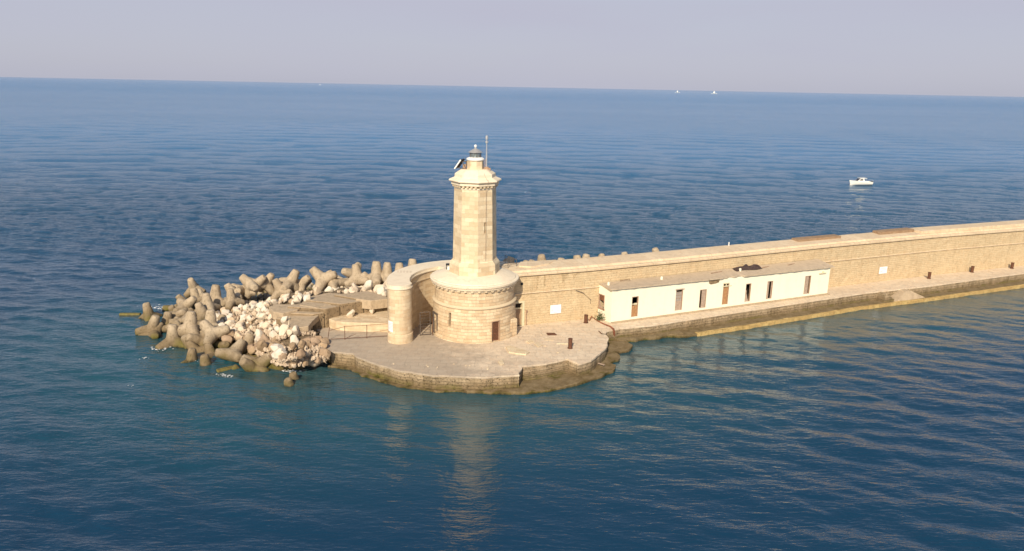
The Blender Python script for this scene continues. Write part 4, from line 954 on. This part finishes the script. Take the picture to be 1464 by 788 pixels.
# (centre px, tip px, depth lean toward camera, z of centre, scale, label)
T=[
(211.5,452,209,434,.15,.25,1.0,'leftmost tetrapod, a single leg standing out of the sea at the tip'),
(216,474,223,452,.1,.25,1.05,'tetrapod just right of the outermost one, upright leg at water edge'),
(228,481,198,480,.2,-.1,1.0,'tetrapod lying low with a leg pointing left into the water'),
(246,488,247,465,.15,.45,1.15,'big upright cone shaped tetrapod left of centre in the front row'),
(241,489,232,495,1.2,-.1,.95,'tetrapod at the water with a round leg end facing outward, lowest at the left'),
(270.5,472,273.5,446,.1,1.4,1.2,'tallest upright tetrapod in the middle of the front cluster'),
(302,477,289,460,.1,1.5,1.1,'tetrapod leaning left against the white rubble, below the upright pair'),
(285,493,304,501,.5,.45,1.05,'bent looking tetrapod with a leg stretched right above the water'),
(267,493,263,481,.4,.35,.95,'blocky tetrapod under the tallest upright one'),
(273,517,275,499,.15,-.1,.95,'cone shaped tetrapod leg rising from the sea in front of the blocky one'),
(293,522,292,508,.2,.0,1.0,'short tetrapod stub in the water at the front'),
(333,511,307,504,.35,.55,1.1,'tetrapod like a fallen log in the front row, end pointing left'),
(333,513,328,517,1.6,.3,.9,'tetrapod with a round end facing the camera beside the fallen log one'),
(366,526,345,512,.35,.15,1.15,'broken tetrapod pointing up left at the waterline, front right'),
(362,531,386,535,.3,-.1,1.1,'tetrapod lying at the waterline with a leg pointing right'),
(419,546,418.5,534,.5,-.1,.9,'round tetrapod end in the water off the boulders, farther from view'),
(412,554,411,542.5,.6,-.1,.95,'round tetrapod end in the water off the boulders, nearest to view'),
(338,532,334,524,.5,-.3,.85,'low wet tetrapod stub beside the green weed'),
(280,428,276,413,.1,1.0,1.0,'tetrapod with a blunt upright leg at the rear left of cluster'),
(307,427,308.5,408,.1,1.7,1.15,'tall upright tetrapod at the rear of the left cluster'),
(333,422,324,407,.3,1.9,1.0,'arched tetrapod right of the tall rear one'),
(329,428,329,414,.3,2.0,.95,'tetrapod leg standing in shade below the arched one'),
(296,440,294,420,.2,1.5,1.05,'upright tetrapod in the middle of left cluster, below the tall rear one'),
(262,442,278,426,.2,.9,1.05,'tetrapod leaning up to the right above the long horizontal one'),
(246,446,244,438,.5,.5,.9,'squat tetrapod at the back left of cluster'),
(243,443,233,440,.2,.1,.85,'dark wet tetrapod stub by the white foam'),
(254,455,234,450,.3,.8,1.0,'long horizontal tetrapod leg pointing left, behind the upright ones'),
(287,447,283,434,.3,1.4,1.0,'stout tetrapod behind the tallest upright one'),
(300,461,301.5,444,.15,1.8,1.1,'upright tetrapod against the left end of white rubble'),
(256,464,240,461,.5,.8,.95,'tetrapod with a blunt leg pointing left between two cones'),
(236,472,226,471,.5,.3,.9,'half sunk tetrapod with a log like leg behind the big cone'),
(259,430,254,423,.2,.5,.9,'brown tetrapod at the back edge of cluster against the sea'),
(268,421,263,426,.4,.7,.95,'tetrapod behind the others at rear left, mostly hidden'),
(360,411,345,395,.15,2.6,1.1,'tetrapod on the back ridge leaning left, first of the ridge row'),
(364,409,378,396,.2,2.7,1.0,'tetrapod on the back ridge with leg pointing up right beside the left leaning one'),
(380,405,389,392.5,.2,2.8,1.0,'tetrapod on the back ridge with a thick leg raised right over a dark gap'),
(397,410,393,400,.4,2.9,1.0,'blocky tetrapod on the back ridge between the two leg pairs'),
(415,404,424,387,.1,3.1,1.15,'tetrapod on the back ridge leaning right, near its middle'),
(435,402,441,396,.3,3.1,.95,'low tetrapod on the back ridge right of the right leaning one'),
(461,402,446,384,.2,3.2,1.2,'tetrapod on the back ridge with a long leg raised to the left'),
(474,400,470,388,.2,3.3,1.05,'tetrapod partly hidden behind the left raised one on the ridge'),
(498,394,486,386,.9,3.7,1.1,'tetrapod on the ridge showing a bright flat round leg end'),
(511,396,508,378,.0,3.6,1.15,'tetrapod on the ridge with an arm up behind the bright ended one'),
(524,399,519,391,.4,3.5,1.0,'low tetrapod between the bright ended one and the tall one'),
(538,394,538,374.5,.1,4.0,1.2,'tall upright tetrapod on the ridge, second left from curved wall'),
(553,393,554,376,.1,4.1,1.1,'upright tetrapod on the ridge next to the curved wall'),
(553,402,548,398,.8,3.9,.9,'low tetrapod at the foot of upright one by the curved wall'),
(571,393,571,376.5,.1,4.3,1.1,'tetrapod tip peeping over left shoulder of curved wall'),
(590,391,589.5,371,.1,4.5,1.15,'tetrapod tip peeping over the middle of curved wall'),
(725,387,722.5,369.5,.1,5.2,1.15,'tetrapod just right of tower seen through the railing, left of a pair'),
(731,386,731,366.5,.1,5.2,1.15,'tetrapod just right of tower seen through the railing, right of a pair'),
(754,385,753,371.5,.2,5.4,1.05,'low tetrapod top behind wall crest, left one of a close pair'),
(763,386,761.5,371.5,.2,5.3,1.05,'low tetrapod top behind wall crest, right one of a close pair'),
(783,378,774,363.5,.1,5.4,1.15,'large leaning tetrapod behind wall crest, biggest right of the tower'),
(796,384,795.5,371.5,.2,5.3,1.0,'small tetrapod top behind wall crest after the large leaning one'),
(803,382,802.5,368,.2,5.4,1.1,'brownish tetrapod top behind wall crest, broad one'),
(827,378,824.5,364,.2,5.5,1.15,'rounded tetrapod top behind wall crest, left of a spaced pair'),
(838,377,838.8,362.5,.1,5.5,1.1,'rounded tetrapod top behind wall crest, right of a spaced pair'),
(861,376,860.5,362,.1,5.3,1.0,'tiny tetrapod top just showing behind wall crest above house corner'),
(893,373,892.5,359.5,.1,5.3,1.0,'tiny tetrapod top behind wall crest above first house door'),
(936,368,936,354,.1,5.4,1.05,'small brown tetrapod top behind wall crest, farthest along the mole'),
]
for i,(cx,cy,tx,ty,tw,z,sc,lb) in enumerate(T):
    random.seed(100+i)
    c=at(cx,cy,z);k=(c-CAM).dot(fw)/F
    d=rt*((tx-cx)*k)+up*((cy-ty)*k);d=d.normalized()+Vector((0,-1,0))*tw
    if cx>700: d=(d+Vector((random.uniform(-.45,.45),random.uniform(-.3,.3),0))).normalized();c=c+Vector((0,0,-.12))
    Pt=c+rt*((tx-cx)*k)+up*((cy-ty)*k); S=sc*.86
    tetrapod(Pt-d*(1.84*S-.05),d,S,lb)
# second layer that fills the gaps of the left cluster
random.seed(77);fill=[(256,478),(283,468),(262,455),(275,438),(300,490),(318,497),(318,470),(291,430),(318,436),(238,466),(345,416),(400,412),(430,410),(490,405),(530,404),(303,512),(283,505)]
for i,(x,y) in enumerate(fill):
    z=float(np.interp(y,[400,430,470,500,521],[2.4,.7,.3,-.1,-.5])) if x<340 else (2.0 if y<420 else -.4)
    near=min(T,key=lambda t:(t[0]-x)**2+(t[1]-y)**2)[7].split(',')[0].replace('tetrapod','one')
    tetrapod(at(x,y,z),(random.uniform(-1,1),random.uniform(-1,.3),random.uniform(-.2,.8)),.85,'mostly buried tetrapod filling gaps low in the heap',group='buried tetrapods low in the heap')

# ------------------------------------------------------------------ boulders
RM=[rockish((1.,random.uniform(.72,.95),random.uniform(.6,.85)),200+i) for i in range(14)]
for me in RM: me.materials.append(M['rock'])
RMB=[me.copy() for me in RM[:6]]
for me in RMB: me.materials.clear();me.materials.append(M['rockb'])
def inpoly(x,y,P):
    c=False;j=len(P)-1
    for i in range(len(P)):
        if (P[i][1]>y)!=(P[j][1]>y) and x<(P[j][0]-P[i][0])*(y-P[i][1])/(P[j][1]-P[i][1])+P[i][0]: c=not c
        j=i
    return c
WP=[(302,474),(303,452),(311,434),(335,420),(352,411),(372,409),(400,410),(440,407),(462,404),(490,408),(520,406),(560,402),(566,426),(556,425),(520,420),(475,417),(440,421),(425,434),(395,433),(382,438),(388,446),(404,450),(400,468),(430,476),(442,472),(455,480),(467,497),(470,510),(464,520),(445,522),(420,524),(400,523),(375,512),(352,500),(330,492),(318,482)]
rs=random.Random(31);placed=[]
def zr(px,py):
    p=at(px,py,1.5)
    for _ in range(6): p=at(px,py,max(.0,hgt(p.x,p.y)+.15))
    return p
cands=[]
tries=0
while len(cands)<262 and tries<60000:
    tries+=1
    px,py=rs.uniform(310,566),rs.uniform(402,526)
    if not inpoly(px,py,WP): continue
    p=zr(px,py)
    front=py>475
    r=rs.uniform(.34,.74) if not front else rs.uniform(.5,1.0)
    if py<425 and px>440: r=rs.uniform(.45,.95)
    if rs.random()<.06: r*=1.25
    if any((p.x-q[0])**2+(p.y-q[1])**2<(.60*(r+q[2]))**2 for q in cands): continue
    cands.append((p.x,p.y,r,px,py,p.z))
ZN=lambda px,py:('behind the concrete blocks below the ridge tetrapods' if px>440 and py<430 else 'on the slope left of the lower concrete slab' if py<440 and px<=440 else 'in the middle of white rubble right of the left tetrapods' if px<375 and py<482 else 'in front of the wide tan slab' if py<482 else 'in the lower heap above the waterline near the fallen tetrapods' if px<400 else 'in the lower heap beside the platform corner')
for i,(x,y,r,px,py,z) in enumerate(cands):
    brown=(py>488 and rs.random()<.72) or (py>478 and rs.random()<.35) or rs.random()<.05
    me=(RMB if brown else RM)[rs.randrange(6 if brown else 14)]
    size='large' if r>.68 else 'small' if r<.42 else 'middling'
    colr='brown' if brown else 'cream white'
    lb=f'{size} {colr} boulder {ZN(px,py)}'
    single('boulder',me,None,(x,y,z+r*.18),(rs.random()*6,rs.random()*6,rs.random()*6),r,label=lb,cat='boulder',group=f'{size} {colr} boulders {ZN(px,py)}')
# notable single boulders
for px,py,r,z,br,lb in ((501.5,448.5,.62,2.8,0,'white angular boulder on the terrace wall, left of two'),(532,444,.50,2.8,0,'white boulder on terrace wall next to curved wall, right of two'),(439,427.5,.72,3.7,0,'round ochre boulder at the back left of long tan slab'),
  (461,510,.60,.7,0,'bright cream boulder at the waterline against platform corner'),(421,488,.85,1.9,0,'large bright white angular boulder in the lower heap centre'),(438,469,.6,2.4,0,'white boulder below the small dark block'),
  (415,474,.62,2.6,0,'orange and white boulder left of the small dark block'),(326,486,.8,.8,1,'wet ochre boulder with yellow top above the log like tetrapod'),(385,497,.75,1.0,1,'dark brown flat boulder in the lower heap'),(398,515,.95,.4,1,'long reddish brown boulder at the waterline'),
  (452,459.5,.0,2,0,''),(449,501,.65,1.0,1,'brown boulder in shadow left of the platform corner'),(407,457,.62,3.0,0,'squarish pinkish boulder at the left tip of wide slab'),(424,430,.55,3.5,0,'pale wedge boulder between two tan slabs'),(545,417,.8,4.0,0,'pinkish boulder beside grey slab near curved wall'),(527,409,.95,3.9,0,'largest pink white boulder below the ridge tetrapods'),(507,412,.8,3.8,0,'big pitted pink white boulder below the ridge')):
    if r: single('boulder',(RMB[i%6] if br else RM[(i*3+int(px))%14]),None,at(px,py,z),(px*.7%6,px*1.3%6,px*2.1%6),r,label=lb,cat='boulder')
# small rubble as one mass
m=MB();base=[rockish((1,.85,.7),400+i) for i in range(5)]
bv=[([v.co.copy() for v in b.vertices],[list(f.vertices) for f in b.polygons]) for b in base]
mats=[]
V=[];Fc=[]
for k in range(1500):
    for _ in range(20):
        px,py=rs.uniform(308,568),rs.uniform(400,528)
        if inpoly(px,py,WP): break
    p=zr(px,py);r=rs.uniform(.10,.27);R=Matrix.Rotation(rs.random()*6,3,Vector((rs.random(),rs.random(),rs.random()+.01)).normalized())
    vv,ff=bv[k%5];b0=len(V);V+=[R@(c*r)+p+Vector((0,0,-.06+rs.random()*.22)) for c in vv];Fc+=[[i+b0 for i in f] for f in ff]
me=bpy.data.meshes.new('small_rubble');me.from_pydata(V,[],Fc);me.materials.append(stone('small_rubble',(.62,.50,.37),bricks=False,bump=.8,stain=.35,stain_col=(.34,.23,.15),wl=.6,mott=1.2))
o=bpy.data.objects.new('small_rubble',me);COL.objects.link(o);tag(o,'small pale rubble filling the gaps between boulders','rubble',kind='stuff')
# foam at the waterline
m=MB();rs=random.Random(4)
for (px,py,n,w) in ((226,441,60,.9),(228,499,40,.6),(207,513,7,.25),(321,538,24,.4),(417,531,30,.4),(292,515,10,.8),(184,553,3,.15)):
    c=at(px,py,.0)
    for k in range(n):
        q=c+Vector((rs.gauss(0,w),rs.gauss(0,w*.7),.05+rs.random()*.05));r=rs.uniform(.03,.10)
        pts=[q+Vector((r*1.6*cos(a)*(0.6+rs.random()*.6),r*sin(a)*(0.6+rs.random()*.6),0)) for a in np.linspace(0,2*pi,8)[:-1]]
        tp=q+Vector((0,0,r*.35))
        for a,b in zip(pts,pts[1:]+pts[:1]): m.face([a,b,tp])
o=m.build('foam',M['foam'],merge=False);tag(o,'white foam flecks round the outer tetrapods','foam',kind='stuff')
# green weed on a sunken slab
for px,py,l,w,rzv,lb in ((186,449.5,2.4,.5,.05,'flat yellow green weedy slab awash left of the outermost tetrapod'),(323,528,1.7,.6,.7,'slab covered in bright green weed at the front waterline')):
    p=at(px,py,.0);m=MB();m.box(p,(l,w,.3),Matrix.Rotation(rzv,3,'Z'));o=m.build('weedy_slab',M.setdefault('weed',plain('green_weed',(.20,.17,.04),.7,var=.6,dark=(.10,.07,.03))),bevel=.1);tag(o,lb,'slab')

# ------------------------------------------------------------------ boats
def motorboat():
    c=at(1230,264.3,0);t=empty('motor_boat',c,'small white motor boat with cabin drifting beyond the mole wall','boat');t.rotation_euler=(0,0,pi+.10)
    L=6.6;V=[];sec=9;F_=[]
    def W2(x,y,z): return c+Matrix.Rotation(pi+.10,3,'Z')@Vector((x,y,z))
    m=MB();rings=[]
    for i in range(13):
        t_=i/12;x=-L/2+L*t_;hw=1.15*(1-max(0,(t_-.45)/.55)**2.2);zt=.95+.45*t_**2;hw=max(hw,.02)
        rings.append([W2(x+(.35*t_ if j in(0,6) else 0),s*hw*f,z) for j,(s,f,z) in enumerate(((-1,1,zt),(-1,.93,.45),(-1,.6,.0),(0,0,-.25),(1,.6,.0),(1,.93,.45),(1,1,zt)))])
    for a,b in zip(rings,rings[1:]):
        for j in range(6): m.face([a[j],a[j+1],b[j+1],b[j]])
    m.face(rings[0][::-1]);m.build('hull',M['hull'],t,smooth=True)
    m=MB()
    for a,b in zip(rings[4:],rings[5:]): m.face([a[0],a[6],b[6],b[0]])
    for a,b in zip(rings[:4],rings[1:5]): m.face([a[0]-Vector((0,0,.5)),a[6]-Vector((0,0,.5)),b[6]-Vector((0,0,.5)),b[0]-Vector((0,0,.5))])
    m.build('deck',M['white'],t)
    m=MB();P0=[(-1.5,.95),(1.45,1.15),(.35,2.05),(-1.25,2.05)]
    for s in(-.8,.8): m.face([W2(x,s,z) for x,z in ((-.9,.95),(1.45,1.1),(.5,1.95),(-.5,1.95))])
    m.face([W2(1.45,-.8,1.1),W2(1.45,.8,1.1),W2(.5,.8,1.95),W2(.5,-.8,1.95)])
    m.box(W2(-.35,0,2.02),(2.1,1.75,.10),Matrix.Rotation(pi+.10,3,'Z'));m.build('cabin',M['hull'],t)
    m=MB();m.face([W2(1.36,-.62,1.22),W2(1.36,.62,1.22),W2(.62,.62,1.87),W2(.62,-.62,1.87)]);
    for v in range(len(m.v)): m.v[v]+=Vector((-.03,0,.03))
    for s in(-.815,.815): m.face([W2(x,s,z) for x,z in ((-.2,1.35),(.95,1.35),(.45,1.8),(-.2,1.8))])
    m.build('cabin_window',M['cells'],t)
    m=MB();m.box(W2(-L/2-.3,0,.75),(.5,.45,.75),Matrix.Rotation(.1,3,'Z'));m.box(W2(-L/2-.3,0,.1),(.22,.18,.9),Matrix.Rotation(.1,3,'Z'));m.build('outboard_motor',M['dark'],t,bevel=.08)
    m=MB();m.tube([W2(-1.3,-.8,.95),W2(-1.2,-.8,2.0)],.04,6);m.tube([W2(-1.3,.8,.95),W2(-1.2,.8,2.0)],.04,6);m.tube([W2(-L/2,-.9,1.0),W2(-L/2,-.9,1.5),W2(-L/2,.9,1.5),W2(-L/2,.9,1.0)],.04,6);m.build('rail',M['alu'],t)
motorboat()
def sailboat(px,py,hpx,wpx,sl_px,label):
    c=at(px,py,0);k=(c-CAM).length/F
    t=empty('sailing_boat',c,label,'sailboat','distant boats on the horizon')
    hw=wpx*k/2;h=hpx*k;m=MB();N_=9;r=[]
    for i in range(N_):
        q=i/(N_-1)*2-1;w=hw*.16*(1-abs(q)**2.5)+.02;r.append([c+Vector((q*hw*(1.0),-w,h*.14)),c+Vector((q*hw*.93,0,-.3)),c+Vector((q*hw,w,h*.14))])
    for a,b in zip(r,r[1:]): m.face([a[0],a[1],b[1],b[0]]);m.face([a[1],a[2],b[2],b[1]]);m.face([a[2],a[0],b[0],b[2]])
    m.build('hull',M['hull'],t)
    m=MB();m.tube([c+Vector((0,0,0)),c+Vector((0,0,h))],h*.012,5);m.build('mast',M['alu'],t)
    m=MB();b=sl_px*k
    P_=[[c+Vector((-b*.55*(1-v)*u_-.02*h,.10*b*sin(u_*pi)*(1-v)-.0,h*.2+v*h*.78)) for u_ in np.linspace(0,1,5)] for v in np.linspace(0,.98,6)]
    Q_=[[c+Vector((b*.5*(1-v)*u_+.02*h,.10*b*sin(u_*pi)*(1-v),h*.17+v*h*.7)) for u_ in np.linspace(0,1,5)] for v in np.linspace(0,.98,6)]
    for G_ in(P_,Q_):
        for i in range(5):
            for j in range(4): m.face([G_[i][j],G_[i+1][j],G_[i+1][j+1],G_[i][j+1]])
    m.build('sail',M['sail'],t,smooth=True)
sailboat(968.5,132.6,3.4,7,2.0,'tiny sailing boat on the horizon, left of the two')
sailboat(1021,134.2,4.2,8,2.8,'tiny sailing boat with taller sail on horizon, right of the two')
sailboat(457.5,121.8,1.6,2.2,.8,'white speck of a boat on the horizon left of the lighthouse')

# ------------------------------------------------------------------ world, sun, camera
EL=radians(34);LA=radians(12)   # light travels away from the camera, slightly to the right
sun=bpy.data.lights.new('sun','SUN');sun.energy=4.75;sun.angle=radians(.55);sun.color=(1.,.86,.66)
so=bpy.data.objects.new('sun',sun);COL.objects.link(so)
ld=Vector((sin(LA)*cos(EL),cos(LA)*cos(EL),-sin(EL)));so.rotation_euler=ld.to_track_quat('-Z','Y').to_euler();so.location=(0,-40,80)
w=bpy.data.worlds.new('World');SC.world=w;w.use_nodes=True;nt=w.node_tree;nt.nodes.clear()
wo=nt.nodes.new('ShaderNodeOutputWorld');bg=nt.nodes.new('ShaderNodeBackground');sk=nt.nodes.new('ShaderNodeTexSky');sk.sky_type='NISHITA';sk.sun_disc=False
sk.sun_elevation=EL;sk.sun_rotation=pi+LA;sk.altitude=20;sk.air_density=1.;sk.dust_density=1.2;sk.ozone_density=1.5
tc=nt.nodes.new('ShaderNodeTexCoord');mp=nt.nodes.new('ShaderNodeMapping');mp.inputs['Scale'].default_value=(1,1,5);nt.links.new(tc.outputs['Generated'],mp.inputs[0])
nz=nt.nodes.new('ShaderNodeTexNoise');nz.inputs['Scale'].default_value=1.6;nz.inputs['Detail'].default_value=5;nt.links.new(mp.outputs[0],nz.inputs['Vector'])
mr=nt.nodes.new('ShaderNodeMapRange');mr.inputs[1].default_value=.3;mr.inputs[2].default_value=.75;mr.inputs[3].default_value=.78;mr.inputs[4].default_value=1.0;nt.links.new(nz.outputs['Fac'],mr.inputs[0])
# veil of thin high cloud that washes out the blue near the horizon, thinning upward
sp_=nt.nodes.new('ShaderNodeSeparateXYZ');nt.links.new(tc.outputs['Generated'],sp_.inputs[0])
mz=nt.nodes.new('ShaderNodeMapRange');mz.inputs[1].default_value=.10;mz.inputs[2].default_value=.24;mz.inputs[3].default_value=1.;mz.inputs[4].default_value=.15;nt.links.new(sp_.outputs[2],mz.inputs[0])
mm=nt.nodes.new('ShaderNodeMath');mm.operation='MULTIPLY';nt.links.new(mr.outputs[0],mm.inputs[0]);nt.links.new(mz.outputs[0],mm.inputs[1])
mx=nt.nodes.new('ShaderNodeMix');mx.data_type='RGBA';nt.links.new(mm.outputs[0],mx.inputs[0]);nt.links.new(sk.outputs[0],mx.inputs[6])
mx.inputs[7].default_value=(4.55,4.6,5.6,1)
nt.links.new(mx.outputs[2],bg.inputs[0]);bg.inputs[1].default_value=.10;nt.links.new(bg.outputs[0],wo.inputs[0])
cam=bpy.data.cameras.new('camera');co=bpy.data.objects.new('camera',cam);COL.objects.link(co);SC.camera=co
co.matrix_world=Matrix(((rt.x,up.x,-fw.x,0),(rt.y,up.y,-fw.y,0),(rt.z,up.z,-fw.z,H),(0,0,0,1)))
cam.sensor_width=36;cam.lens=36*F/1464;cam.clip_end=120000;cam.clip_start=.5
SC.render.engine='CYCLES'
SC.view_settings.view_transform='Standard';SC.view_settings.look='None';SC.view_settings.exposure=0.15;SC.view_settings.gamma=1
for o in bpy.data.objects:
    if '_org' in o: del o['_org']
